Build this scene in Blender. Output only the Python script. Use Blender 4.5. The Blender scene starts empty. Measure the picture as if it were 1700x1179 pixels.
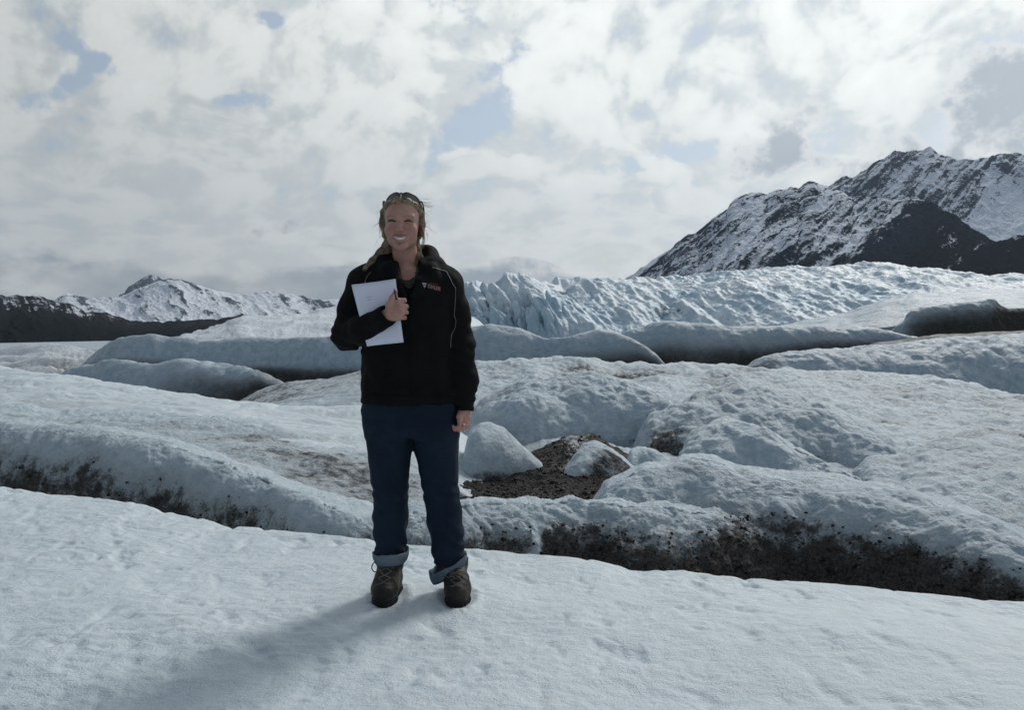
import bpy, math, random
import numpy as np
from mathutils import Vector

# ------------------------------------------------------------------ camera, sky, sun, exposure
scene = bpy.context.scene
FPX, CX, CY, HORIZON = 1417.0, 850.0, 589.5, 500.0      # focal length in photo pixels, centre, horizon row
HC = 1.215                                              # camera height above the snow under the person
PITCH = math.atan((CY - HORIZON) / FPX)
cam_data = bpy.data.cameras.new('camera')
cam_data.sensor_width = 36.0
cam_data.lens = 36.0 * FPX / 1700.0
cam_data.clip_start = 0.05
cam_data.clip_end = 60000.0
cam = bpy.data.objects.new('camera', cam_data)
scene.collection.objects.link(cam)
cam.location = (0, 0, HC)
cam.rotation_euler = (math.pi / 2 - PITCH, 0, 0)
scene.camera = cam
scene.render.resolution_x, scene.render.resolution_y = 1024, 711

SUN_EL, SUN_AZ = math.radians(41), math.radians(34)     # azimuth clockwise from +Y (the view direction)
SUN_DIR = Vector((math.sin(SUN_AZ) * math.cos(SUN_EL), math.cos(SUN_AZ) * math.cos(SUN_EL), math.sin(SUN_EL)))
sun_data = bpy.data.lights.new('sun', 'SUN')
sun_data.energy = 2.45
sun_data.angle = math.radians(14)
sun_data.color = (1.0, 0.965, 0.91)
sun = bpy.data.objects.new('sun', sun_data)
scene.collection.objects.link(sun)
sun.rotation_euler = (-SUN_DIR).to_track_quat('-Z', 'Y').to_euler()

vs = scene.view_settings
vs.view_transform = 'Standard'
vs.look = 'None'
vs.gamma = 1.0
vs.use_curve_mapping = False
vs.exposure = -0.36
scene.cycles.use_denoising = True
scene.cycles.max_bounces = 4
scene.cycles.diffuse_bounces = 2
scene.cycles.volume_bounces = 0
scene.cycles.use_adaptive_sampling = True
scene.cycles.adaptive_threshold = 0.03
scene.cycles.glossy_bounces = 2


def pix_dir(x, y):
    """world direction through a photo pixel (not normalised, unit forward)"""
    a = (np.asarray(x, float) - CX) / FPX
    b = -(np.asarray(y, float) - CY) / FPX
    c, s = math.cos(PITCH), math.sin(PITCH)
    return a, c + b * s, -s + b * c


def pix(x, y, D):
    """point on the ray through a photo pixel at world distance Y = D"""
    dx, dy, dz = pix_dir(x, y)
    t = D / dy
    return dx * t, D + 0 * dx, HC + dz * t


class NB:
    """small node builder: numbers and sockets combine with plain calls"""
    def __init__(self, tree):
        self.t = tree
        self.n = tree.nodes
        self.l = tree.links

    def put(self, sock, v):
        if isinstance(v, bpy.types.NodeSocket):
            self.l.new(v, sock)
        elif v is not None:
            sock.default_value = v

    def math(self, op, a, b=None, c=None, clamp=False):
        nd = self.n.new('ShaderNodeMath')
        nd.operation = op
        nd.use_clamp = clamp
        self.put(nd.inputs[0], a)
        if b is not None: self.put(nd.inputs[1], b)
        if c is not None: self.put(nd.inputs[2], c)
        return nd.outputs[0]

    def vmath(self, op, a, b=None, c=None):
        nd = self.n.new('ShaderNodeVectorMath')
        nd.operation = op
        self.put(nd.inputs[0], a)
        if b is not None:
            self.put(nd.inputs[3 if op == 'SCALE' else 1], b)
        if c is not None: self.put(nd.inputs[2], c)
        return nd.outputs['Value'] if op in ('DOT_PRODUCT', 'LENGTH') else nd.outputs[0]

    def noise(self, vec, scale, detail=4, rough=0.5, dist=0.0, kind='FBM', dim='3D', out='Fac'):
        nd = self.n.new('ShaderNodeTexNoise')
        nd.noise_dimensions = dim
        nd.noise_type = kind
        self.put(nd.inputs['Vector'], vec)
        nd.inputs['Scale'].default_value = scale
        nd.inputs['Detail'].default_value = detail
        nd.inputs['Roughness'].default_value = rough
        nd.inputs['Distortion'].default_value = dist
        return nd.outputs[out]

    def voronoi(self, vec, scale, feature='F1', rnd=1.0):
        nd = self.n.new('ShaderNodeTexVoronoi')
        nd.feature = feature
        self.put(nd.inputs['Vector'], vec)
        nd.inputs['Scale'].default_value = scale
        nd.inputs['Randomness'].default_value = rnd
        return nd.outputs['Distance']

    def step(self, v, lo, hi, a=0.0, b=1.0):
        nd = self.n.new('ShaderNodeMapRange')
        nd.interpolation_type = 'SMOOTHSTEP'
        self.put(nd.inputs['Value'], v)
        nd.inputs['From Min'].default_value = lo
        nd.inputs['From Max'].default_value = hi
        nd.inputs['To Min'].default_value = a
        nd.inputs['To Max'].default_value = b
        return nd.outputs[0]

    def mix(self, f, a, b, mode='MIX'):
        nd = self.n.new('ShaderNodeMix')
        nd.data_type = 'RGBA'
        nd.blend_type = mode
        self.put(nd.inputs['Factor'], f)
        self.put(nd.inputs['A'], a if isinstance(a, bpy.types.NodeSocket) else (*a, 1))
        self.put(nd.inputs['B'], b if isinstance(b, bpy.types.NodeSocket) else (*b, 1))
        return nd.outputs['Result']

    def attr(self, name, out='Fac'):
        nd = self.n.new('ShaderNodeAttribute')
        nd.attribute_name = name
        return nd.outputs[out]

    def bump(self, h, strength, distance, normal=None):
        nd = self.n.new('ShaderNodeBump')
        self.put(nd.inputs['Height'], h)
        nd.inputs['Strength'].default_value = strength
        nd.inputs['Distance'].default_value = distance
        if normal is not None: self.put(nd.inputs['Normal'], normal)
        return nd.outputs[0]


# ---- world: clear-air sky behind a broken sheet of bright cloud, darker puffs and a grey bank low down
world = bpy.data.worlds.new('World')
scene.world = world
world.use_nodes = True
wt = world.node_tree
wt.nodes.clear()
w = NB(wt)
SKY_STRENGTH = 0.1
sky = wt.nodes.new('ShaderNodeTexSky')
sky.sky_type = 'NISHITA'
sky.sun_disc = False
sky.sun_elevation = SUN_EL
sky.sun_rotation = SUN_AZ
sky.altitude = 500
sky.air_density = 1.0
sky.dust_density = 1.5
gen = wt.nodes.new('ShaderNodeTexCoord').outputs['Generated']
d = w.vmath('NORMALIZE', gen)
sep = wt.nodes.new('ShaderNodeSeparateXYZ')
wt.links.new(d, sep.inputs[0])
dx, dy, dz = sep.outputs
el = w.math('ARCSINE', dz)
hl = w.math('SQRT', w.math('MULTIPLY_ADD', dx, dx, w.math('MULTIPLY_ADD', dy, dy, 1e-4)))
comb = wt.nodes.new('ShaderNodeCombineXYZ')              # round the horizon and up: cloud rows crowd together low down
w.put(comb.inputs[0], w.math('DIVIDE', dx, hl))
w.put(comb.inputs[1], w.math('DIVIDE', dy, hl))
w.put(comb.inputs[2], w.math('MULTIPLY', w.math('LOGARITHM', w.math('ADD', w.math('MAXIMUM', el, 0.0), 0.10), 2.718), 0.42))
plane = comb.outputs[0]


def blobs(items):
    """soft patches of sky: (photo x, photo y, half width, half height, tilt in degrees, weight)"""
    tot = 0.0
    for (x, y, rx, ry, tilt, wgt) in items:
        c = Vector(pix_dir(x, y)).normalized()
        r = Vector((c.y, -c.x, 0)).normalized(); u = r.cross(c)
        a = math.radians(tilt)
        e1 = (r * math.cos(a) + u * math.sin(a)) * (FPX / rx / 1.7)
        e2 = (u * math.cos(a) - r * math.sin(a)) * (FPX / ry / 1.7)
        p = w.vmath('DOT_PRODUCT', d, tuple(e1)); q = w.vmath('DOT_PRODUCT', d, tuple(e2))
        m = w.math('MULTIPLY_ADD', p, p, w.math('MULTIPLY', q, q))
        tot = w.math('ADD', w.math('MAXIMUM', w.math('MULTIPLY_ADD', m, -wgt, wgt), 0.0), tot)
    return tot


warp = w.noise(plane, 5.0, 2, 0.5, out='Color')
wv = w.vmath('ADD', plane, w.vmath('SCALE', w.vmath('SUBTRACT', warp, (0.5, 0.5, 0.5)), 0.16))
nA = w.noise(wv, 3.3, 2, 0.5)                           # large cloud masses
nB_ = w.noise(wv, 15.5, 5, 0.53)                        # lumps on them
nD = w.noise(w.vmath('ADD', d, w.vmath('SCALE', warp, 0.03)), 26.0, 4, 0.60)   # ragged edges
gaps = blobs([(812, 188, 92, 22, 34, .60), (868, 92, 62, 18, 22, .46), (745, 15, 46, 14, -15, .46), (165, 102, 44, 12, -25, .46),
              (92, 152, 62, 13, 42, .48), (447, 33, 20, 9, 0, .46), (404, 166, 34, 10, 0, .42), (1090, 266, 120, 12, 12, .36)])
# unseen sheet overhead, round the sun, is opened more to lower the fill light
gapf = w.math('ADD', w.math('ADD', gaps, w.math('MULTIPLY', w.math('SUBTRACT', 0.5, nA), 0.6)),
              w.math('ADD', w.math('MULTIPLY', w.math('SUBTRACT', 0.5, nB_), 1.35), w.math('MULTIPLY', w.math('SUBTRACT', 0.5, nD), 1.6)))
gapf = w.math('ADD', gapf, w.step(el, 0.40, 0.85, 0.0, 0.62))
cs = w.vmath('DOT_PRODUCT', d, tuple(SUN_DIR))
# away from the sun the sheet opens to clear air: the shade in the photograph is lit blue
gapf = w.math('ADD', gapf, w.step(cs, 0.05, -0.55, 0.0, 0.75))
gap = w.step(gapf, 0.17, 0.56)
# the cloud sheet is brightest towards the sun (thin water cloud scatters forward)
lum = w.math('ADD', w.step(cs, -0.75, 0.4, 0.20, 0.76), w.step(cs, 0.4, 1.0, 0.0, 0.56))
cell = w.step(w.math('ADD', nB_, w.math('MULTIPLY', w.math('SUBTRACT', nD, 0.5), 0.45)), 0.39, 0.57, -0.065, 0.065)   # edges of the single puffs
shade = w.math('ADD', w.math('ADD', cell, w.math('MULTIPLY', w.math('SUBTRACT', nB_, 0.5), 0.40)),
               w.math('ADD', w.math('MULTIPLY', w.math('SUBTRACT', nD, 0.5), 0.22), w.math('MULTIPLY', w.math('SUBTRACT', nA, 0.5), 0.22)))
shade = w.math('MULTIPLY', shade, w.step(el, 0.03, 0.26, 0.42, 1.0))
cl_l = w.math('MULTIPLY', lum, w.math('ADD', 0.955, w.math('MULTIPLY', shade, 1.0)))
sheet = w.vmath('SCALE', w.mix(w.step(shade, -0.16, 0.08), (0.89, 0.965, 0.985), (0.97, 1.0, 0.99)), cl_l)
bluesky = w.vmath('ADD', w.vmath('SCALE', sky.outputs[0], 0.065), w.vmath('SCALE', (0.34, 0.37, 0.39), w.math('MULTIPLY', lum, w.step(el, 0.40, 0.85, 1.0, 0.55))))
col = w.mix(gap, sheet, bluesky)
# dark puffs with bright rims
pf = blobs([(1308, 238, 62, 40, 25, .62), (1672, 175, 62, 85, 0, .72), (1490, 275, 75, 34, 12, .46), (1224, 287, 26, 16, 20, .36),
            (440, 388, 62, 12, 26, .42), (850, 452, 60, 18, 0, .5)])
pff = w.math('ADD', pf, w.math('MULTIPLY', w.math('SUBTRACT', nD, 0.5), 2.3))
pff = w.math('MULTIPLY', pff, w.step(pf, 0.0, 0.22))
pa = w.step(pff, 0.10, 0.42)
pcore = w.step(pff, 0.20, 0.80)
pl = w.vmath('SCALE', w.mix(pcore, (0.93, 0.95, 0.95), (0.50, 0.56, 0.615)), lum)
col = w.mix(w.math('MULTIPLY', pa, 0.92), col, pl)
# grey bank of low cloud along the horizon
az = w.math('ARCTAN2', dx, dy)
cb = wt.nodes.new('ShaderNodeCombineXYZ')
w.put(cb.inputs[0], w.math('MULTIPLY', az, 1.0)); w.put(cb.inputs[1], w.math('MULTIPLY', el, 2.2)); w.put(cb.inputs[2], 1.3)
nH = w.noise(cb.outputs[0], 7.0, 5, 0.55, dim='2D')
leftness = w.step(az, 0.15, -0.25, 0.02, 0.22)
bank = w.step(w.math('ADD', w.math('ADD', w.math('MULTIPLY', w.math('SUBTRACT', nH, 0.5), 1.5), w.step(el, 0.065, 0.015, -0.3, 0.34)), leftness), 0.18, 0.50)
bank = w.math('MULTIPLY', bank, w.step(el, 0.11, 0.04))
bcol = w.vmath('SCALE', w.mix(w.step(nH, 0.42, 0.68), (0.62, 0.66, 0.69), (0.40, 0.47, 0.54)), lum)
col = w.mix(w.math('MULTIPLY', bank, 0.9), col, bcol)
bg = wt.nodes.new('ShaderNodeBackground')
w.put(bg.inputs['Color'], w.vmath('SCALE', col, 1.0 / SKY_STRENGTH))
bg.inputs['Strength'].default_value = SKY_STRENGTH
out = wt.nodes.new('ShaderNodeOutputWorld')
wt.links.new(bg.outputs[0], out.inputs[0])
world.cycles.sampling_method = 'MANUAL'
world.cycles.sample_map_resolution = 256

# ------------------------------------------------------------------ helpers: noise, meshes, tags
_rng = np.random.default_rng(7)
_perm = np.concatenate([_rng.permutation(256)] * 3).astype(np.int32)
_grad = _rng.normal(size=(256, 3)).astype(np.float32)
_grad /= np.linalg.norm(_grad, axis=1)[:, None]


def perlin(p):
    """gradient noise, p is (N,3); result about -0.7 .. 0.7"""
    p = np.asarray(p, np.float32)
    i = np.floor(p).astype(np.int32)
    f = p - i
    i &= 255
    u = f * f * f * (f * (f * 6 - 15) + 10)
    res = 0
    for cx in (0, 1):
        wx = u[:, 0] if cx else 1 - u[:, 0]
        hx = _perm[i[:, 0] + cx]
        for cy in (0, 1):
            wy = u[:, 1] if cy else 1 - u[:, 1]
            hy = _perm[hx + i[:, 1] + cy]
            for cz in (0, 1):
                wz = u[:, 2] if cz else 1 - u[:, 2]
                g = _grad[_perm[hy + i[:, 2] + cz]]
                dot = g[:, 0] * (f[:, 0] - cx) + g[:, 1] * (f[:, 1] - cy) + g[:, 2] * (f[:, 2] - cz)
                res = res + wx * wy * wz * dot
    return res


def fbm(p, oct=4, gain=0.5, kind='fbm'):
    s, a, q = 0, 1.0, np.asarray(p, np.float32)
    for k in range(oct):
        n = perlin(q + 17.3 * k)
        if kind == 'billow': n = np.abs(n) * 2 - 0.45
        elif kind == 'ridge': n = 0.55 - np.abs(n) * 2
        s = s + a * n
        a *= gain
        q = q * 2.03
    return s


def sstep(v, lo, hi):
    t = np.clip((v - lo) / (hi - lo), 0, 1)
    return t * t * (3 - 2 * t)


def new_obj(name, mesh, mat=None, parent=None):
    o = bpy.data.objects.new(name, mesh)
    scene.collection.objects.link(o)
    if mat is not None and mesh is not None and not mesh.materials:
        mesh.materials.append(mat)
    if parent is not None:
        o.parent = parent
    return o


def mesh_np(name, verts, quads, smooth=True, attrs=None):
    """mesh from numpy arrays; quads is (M,4) or (M,3)"""
    me = bpy.data.meshes.new(name)
    verts = np.ascontiguousarray(verts, np.float32)
    quads = np.ascontiguousarray(quads, np.int32)
    k = quads.shape[1]
    me.vertices.add(len(verts))
    me.vertices.foreach_set('co', verts.ravel())
    me.loops.add(quads.size)
    me.loops.foreach_set('vertex_index', quads.ravel())
    me.polygons.add(len(quads))
    me.polygons.foreach_set('loop_start', np.arange(0, quads.size, k, dtype=np.int32))
    if smooth:
        me.polygons.foreach_set('use_smooth', np.ones(len(quads), bool))
    me.update(calc_edges=True)
    for an, av in (attrs or {}).items():
        at = me.attributes.new(an, 'FLOAT', 'POINT')
        at.data.foreach_set('value', np.ascontiguousarray(av, np.float32))
    return me


def grid_quads(nr, nc, flip=False):
    i = np.arange(nr - 1)[:, None] * nc + np.arange(nc - 1)[None, :]
    q = np.stack([i, i + 1, i + nc + 1, i + nc], -1).reshape(-1, 4)
    return q[:, ::-1] if flip else q


def tag(o, label=None, cat=None, group=None, kind=None):
    if label: o['label'] = label
    if cat: o['category'] = cat
    if group: o['group'] = group
    if kind: o['kind'] = kind
    return o


def empty(name, loc=(0, 0, 0)):
    o = bpy.data.objects.new(name, None)
    scene.collection.objects.link(o)
    o.location = loc
    o.empty_display_size = 0.1
    return o


def material(name):
    m = bpy.data.materials.new(name)
    m.use_nodes = True
    b = m.node_tree.nodes['Principled BSDF']
    return m, NB(m.node_tree), b


def curve(pts, xs, smooth=0):
    """columns of a control list [(x, a, b...)] sampled at xs, softened a little"""
    pts = np.array(sorted(pts), float)
    out = []
    for k in range(1, pts.shape[1]):
        v = np.interp(xs, pts[:, 0], pts[:, k])
        if smooth:
            n = max(1, int(smooth / (xs[1] - xs[0])))
            if n > 1:
                ker = np.hanning(n + 2)[1:-1]; ker /= ker.sum()
                v = np.convolve(np.pad(v, n, mode='edge'), ker, mode='same')[n:-n]
        out.append(v)
    return out


def normals_of(P):
    du = np.gradient(P, axis=1); dv = np.gradient(P, axis=0)
    n = np.cross(du, dv)
    n /= np.linalg.norm(n, axis=-1, keepdims=True) + 1e-12
    return n


# ------------------------------------------------------------------ materials of the setting
def snow_material(name, snow_a, snow_b, dirt_a, dirt_b, fine=1.0, bump=1.0, grit=0.0, break_=1.0, soft=(0.34, 0.80), stain=0.0):
    m, n, b = material(name)
    pos = n.n.new('ShaderNodeNewGeometry').outputs['Position']
    n1 = n.noise(pos, 1.6 * fine, 6, 0.55)
    n2 = n.noise(pos, 11 * fine, 6, 0.6)
    n3 = n.noise(pos, 60 * fine, 4, 0.65)
    dirt = n.attr('dirt')
    f = n.math('ADD', dirt, n.math('ADD', n.math('MULTIPLY', n.math('SUBTRACT', n1, 0.5), 1.0 * break_),
               n.math('ADD', n.math('MULTIPLY', n.math('SUBTRACT', n2, 0.5), 0.95 * break_), n.math('MULTIPLY', n.math('SUBTRACT', n3, 0.5), 0.55 * break_))))
    mask = n.step(f, *soft)
    # a faint grey film of silt round the dirt
    film = n.step(n.math('ADD', dirt, n.math('MULTIPLY', n.math('SUBTRACT', n1, 0.5), 0.5)), 0.0, 0.6, 0.0, 0.7)
    if stain:                                           # thin grey silt left in streaks by melt water
        st_ = n.noise(n.vmath('MULTIPLY', pos, (0.8, 1.0, 2.6)), 1.1 * fine, 6, 0.62)
        film = n.math('MAXIMUM', film, n.step(st_, 0.50, 0.70, 0.0, stain))
    sc = n.mix(n.step(n2, 0.35, 0.65), snow_a, snow_b)
    sc = n.mix(film, sc, tuple(0.5 * (x + y) for x, y in zip(dirt_b, snow_b)))
    # scattered grains of rock and wind-blown silt
    v = n.voronoi(pos, 24 * fine)
    spk = n.math('MULTIPLY', n.step(v, 0.16, 0.07), n.step(n.math('ADD', n1, n.math('MULTIPLY', dirt, 0.6)), 0.66 - grit, 0.80 - grit))
    dc = n.mix(n.step(n3, 0.3, 0.7), dirt_a, dirt_b)
    dc = n.mix(n.step(n2, 0.6, 0.75, 0, 0.6), dc, tuple(x * 1.9 for x in dirt_b))
    c = n.mix(mask, sc, dc)
    c = n.mix(spk, c, dirt_a)
    n.put(b.inputs['Base Color'], c)
    n.put(b.inputs['Roughness'], n.step(n2, 0.3, 0.7, 0.34, 0.66))
    n.put(b.inputs['Specular IOR Level'], n.step(mask, 0.0, 0.8, 0.5, 0.06))
    n4 = n.noise(pos, 28 * fine, 6, 0.65)
    h = n.math('ADD', n.math('ADD', n.math('MULTIPLY', n.noise(pos, 8 * fine, 3, 0.5), 1.6 * min(1.0, bump)), n4), n.math('MULTIPLY', n.noise(pos, 150 * fine, 3, 0.6), 0.35))
    n.put(b.inputs['Normal'], n.bump(h, 0.8, 0.022 * bump / fine))
    return m


M_SNOW = snow_material('weathered_snow', (0.495, 0.585, 0.632), (0.575, 0.655, 0.688), (0.03, 0.027, 0.025), (0.085, 0.075, 0.066), 1.0, 0.6, -0.4)
M_ICE = snow_material('dirty_glacier_ice', (0.415, 0.53, 0.595), (0.565, 0.655, 0.705), (0.028, 0.027, 0.0255), (0.105, 0.100, 0.094), 1.0, 1.7, 0.02, 1.25, (0.34, 0.80), 0.42)
M_ICE_FAR = snow_material('far_glacier_ice', (0.33, 0.425, 0.495), (0.45, 0.535, 0.595), (0.030, 0.030, 0.028), (0.085, 0.080, 0.072), 0.35, 1.0, -0.3, 0.42, (0.12, 0.95))
M_SILT = snow_material('wet_silt', (0.40, 0.45, 0.49), (0.5, 0.55, 0.58), (0.007, 0.0062, 0.0058), (0.024, 0.022, 0.020), 1.0, 1.25)
M_SNOW_FAR = snow_material('far_snow', (0.50, 0.57, 0.63), (0.62, 0.67, 0.71), (0.05, 0.05, 0.05), (0.12, 0.115, 0.11), 0.12, 1.0, -0.2, 0.8)


def blue_ice_material():
    m, n, b = material('blue_serac_ice')
    pos = n.n.new('ShaderNodeNewGeometry').outputs['Position']
    n1 = n.noise(pos, 0.05, 6, 0.6)
    n2 = n.noise(pos, 0.5, 5, 0.65)
    c = n.mix(n.step(n1, 0.35, 0.65), (0.38, 0.525, 0.615), (0.64, 0.725, 0.775))
    dirt = n.attr('dirt')
    f = n.math('ADD', dirt, n.math('ADD', n.math('MULTIPLY', n.math('SUBTRACT', n1, 0.5), 0.5), n.math('MULTIPLY', n.math('SUBTRACT', n2, 0.5), 1.1)))
    c = n.mix(n.step(f, 0.38, 0.66), c, (0.06, 0.075, 0.09))  # bluish dark tint: dirt, and crevasse shade painted into the colour
    n.put(b.inputs['Base Color'], c)
    b.inputs['Roughness'].default_value = 0.5
    n.put(b.inputs['Normal'], n.bump(n2, 0.8, 0.8))
    return m


M_BLUE = blue_ice_material()

# ------------------------------------------------------------------ the snow the person stands on
EDGE = [(-900, 760), (-400, 785), (0, 811), (54, 818), (108, 823), (188, 829), (242, 838), (287, 852), (337, 861), (372, 874), (449, 880), (619, 899), (674, 907),
        (776, 915), (871, 923), (981, 931), (1048, 945), (1119, 948), (1241, 961), (1341, 967), (1451, 975), (1562, 989), (1700, 1001), (2000, 1025), (2600, 1060)]
EDGE_D = [(-900, 6.0), (0, 5.2), (372, 4.72), (700, 4.35), (1241, 3.9), (1700, 3.6), (2600, 3.3)]
ex = np.linspace(-900, 2600, 500)
ey = curve(EDGE, ex, 22)[0]
eD = curve(EDGE_D, ex, 60)[0]
EX, EYD, EZ = pix(ex, ey, eD)
xs = np.unique(np.concatenate([np.linspace(-14, -3.6, 80), np.linspace(-3.6, 2.8, 640), np.linspace(2.8, 14, 80)]))
yt = np.concatenate([np.linspace(0, 0.42, 60)[:-1], np.linspace(0.42, 1.0, 330)])
edgeY = np.interp(xs, EX, EYD)
edgeZ = np.interp(xs, EX, EZ)
Y0 = -9.0
S = np.stack([np.repeat(xs[None], len(yt), 0), Y0 + (edgeY[None] - Y0) * (0.12 * yt[:, None] + 0.88 * (1 - (1 - yt[:, None]) ** 1.0))], -1)
# denser rows where the camera looks (1.9 m to the lip)
row = np.concatenate([np.linspace(-9, 1.6, 60)[:-1], np.linspace(1.6, 6.3, 400)])
tt = (row - Y0) / (6.3 - Y0)
Ys = np.where(tt[:, None] < (1.6 - Y0) / (6.3 - Y0), row[:, None] + 0 * xs[None], 1.6 + (edgeY[None] - 1.6) * ((row[:, None] - 1.6) / 4.7))
Xs = np.repeat(xs[None], len(row), 0)
k = sstep(Ys, 2.9, np.maximum(edgeY[None], 3.4))
Zs = edgeZ[None] * k - 0.012 * np.clip(3.0 - Ys, 0, 9)
pq = np.stack([Xs, Ys, 0 * Xs], -1).reshape(-1, 3)
rel = 0.055 * fbm(pq * 0.8, 3).reshape(Xs.shape)
wpq = pq + 0.08 * np.stack([perlin(pq * 3 + 5), perlin(pq * 3 + 9), 0 * pq[:, 0]], -1)
cups = sstep(fbm(wpq * np.array([7.5, 4.6, 1]), 3, 0.5), 0.05, 0.62).reshape(Xs.shape) + 0.35 * fbm(wpq * np.array([4.2, 3.0, 1]) + 11, 3, 0.55, 'billow').reshape(Xs.shape)
cups2 = fbm(wpq * np.array([13, 17, 1]) + 40, 2, 0.5).reshape(Xs.shape)
big = fbm(pq * np.array([1.5, 2.2, 1]) + 3, 2).reshape(Xs.shape)
amp = 0.55 + 0.75 * sstep(fbm(pq * 0.9 + 80, 2).reshape(Xs.shape), -0.3, 0.4)
Zs = Zs + rel * (1 - 0.6 * k) - 0.018 * amp * cups + 0.006 * cups2 * amp + 0.014 * big
# a slight hollow under each boot, pressed snow around
flat = np.exp(-(((Xs + 0.36) / 0.42) ** 2 + ((Ys - 3.44) / 0.32) ** 2) ** 2)
Zs = Zs * (1 - 0.8 * flat) + flat * 0.8 * 0.004
for fx, fy in ((-0.503, 3.44), (-0.222, 3.44)):
    g = np.exp(-(((Xs - fx) / 0.07) ** 2 + ((Ys - fy) / 0.15) ** 2) ** 2)
    ring = np.exp(-((np.sqrt(((Xs - fx) / 0.085) ** 2 + ((Ys - fy) / 0.165) ** 2) - 1) / 0.22) ** 2)
    Zs = Zs * (1 - g) + g * (-0.008) + 0.014 * ring * (0.6 + perlin(np.stack([Xs * 30, Ys * 30, 0 * Xs], -1).reshape(-1, 3)).reshape(Xs.shape))
lip = []                                                # the lip rolls over and drops into the gully
for j, (oy, oz) in enumerate([(0.03, -0.006), (0.06, -0.022), (0.085, -0.055), (0.10, -0.11), (0.11, -0.2), (0.10, -0.35), (0.08, -0.6), (0.06, -1.0), (0.05, -1.5)]):
    wob = 0.02 * perlin(np.stack([xs * 4, 0 * xs + j * 0.6, 0 * xs], -1))
    lip.append(np.stack([xs, edgeY + oy + wob, Zs[-1] + oz], -1))
V = np.concatenate([np.stack([Xs, Ys, Zs], -1), np.array(lip)], 0)
dirt = 0.16 * np.clip(fbm((V * np.array([1.1, 1.6, 0])).reshape(-1, 3), 4, 0.6).reshape(V.shape[:2]), -0.2, 1); dirt[-7:] = np.linspace(0.05, 0.6, 7)[:, None]
me = mesh_np('snow_ground', V.reshape(-1, 3), grid_quads(V.shape[0], V.shape[1]), True, {'dirt': dirt.ravel()})
snow_ground = tag(new_obj('snow_ground', me, M_SNOW), 'pale pitted snow in the foreground under the standing person', kind='structure')


# ------------------------------------------------------------------ ridges and mounds of ice
def ridge(name, label, crest, toe, mat, step=2.4, rows=90, back=(1.0, 0.8), round_=0.7, disp=(), dirt=None, smooth=30, skirt=0.5, x0=None, x1=None, crest_noise=0.0, kind='structure', peak=1.0, steep=None):
    """a rolling ridge: crest and toe follow lines with their own distance, the body between is a rounded flank, the far side falls away.
    disp: (wavelength m, height m, octaves, kind, stretch)"""
    x0 = crest[0][0] if x0 is None else x0
    x1 = crest[-1][0] if x1 is None else x1
    X = np.arange(x0, x1 + step, step)
    cy, cD = curve(crest, X, smooth)
    ty, tD = curve(toe, X, smooth)
    if steep is not None:                               # flank depth from its height instead of the listed toe distance
        tD = cD - steep * np.maximum((ty - cy) / FPX * cD, 0.02)
    C = np.stack(pix(X, cy, cD), -1)
    T = np.stack(pix(X, ty, tD), -1)
    for end, inside in ((x0, x0 > -60), (x1, x1 < 1760)):  # an end inside the view dips into the ice around it
        if inside:
            dip = sstep(np.abs(X - end), 75 if x1 - x0 > 420 else 26, 0.0)
            hgt = np.maximum(C[:, 2] - T[:, 2], 0.02 * C[:, 1])
            C[:, 2] -= dip * hgt * 1.1; T[:, 2] -= dip * hgt * 0.5
    if crest_noise:
        C[:, 2] += crest_noise * fbm(np.stack([X * 0.02, 0 * X, 0 * X + len(label)], -1), 5, 0.6)
    a = np.linspace(0, 1, rows)
    el_d = 1 - np.cos(a * np.pi / 2); el_z = np.sin(a * np.pi / 2) ** peak
    fd = round_ * el_d + (1 - round_) * a
    fz = round_ * el_z + (1 - round_) * a
    front = T[None] + (C - T)[None] * np.stack([fd, fd, fz], -1)[:, None, :]
    nb = max(10, rows // 5)
    ab = np.linspace(0, 1, nb + 1)[1:]
    bw, bh = back
    out_dir = C.copy(); out_dir[:, 2] = 0; out_dir /= np.linalg.norm(out_dir, axis=1)[:, None]
    bk = C[None] + out_dir[None] * (np.sin(ab * np.pi / 2) * bw)[:, None, None]
    bk[..., 2] -= (bh * (1 - np.cos(ab * np.pi / 2)))[:, None]
    sk = T[None].repeat(3, 0).copy()
    sk[..., 2] -= np.array([1, 0.6, 0.25])[:, None] * skirt
    P = np.concatenate([sk, front, bk], 0)
    U = np.concatenate([np.zeros(3), a, 1 + ab * 0.5])[:, None] + 0 * X[None]
    N = normals_of(P)
    flat = P.reshape(-1, 3)
    dsp = np.zeros(len(flat))
    XF = np.repeat(X[None], P.shape[0], 0).ravel()
    for (wl, am, oc, kd, st, *wf) in disp:
        q = flat / wl * np.array(st[:3])
        if len(st) > 3: q[:, 0] += st[3] * flat[:, 2] / wl
        q = q + 0.25 * np.stack([perlin(q * 0.7 + 3), perlin(q * 0.7 + 8), perlin(q * 0.7 + 13)], -1)
        dsp += am * (wf[0](XF) if wf else 1.0) * fbm(q + len(name) * 1.7 + x0 * 0.013, oc, 0.52, kd)
    P = P + N * dsp.reshape(P.shape[:2])[..., None]
    XX = np.repeat(X[None], P.shape[0], 0)
    dt = dirt(np.clip(U, 0, 1.5), XX, P, dsp.reshape(XX.shape)) if dirt else np.zeros_like(XX)
    me = mesh_np(name, P.reshape(-1, 3), grid_quads(*P.shape[:2]), True, {'dirt': np.clip(dt, -0.3, 1.2).ravel()})
    o = new_obj(name, me, mat)
    tag(o, label, kind=kind)
    return o


ONE = (1, 1, 1)


def gauss(x, c, s):
    return np.exp(-((x - c) / s) ** 2)


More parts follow.
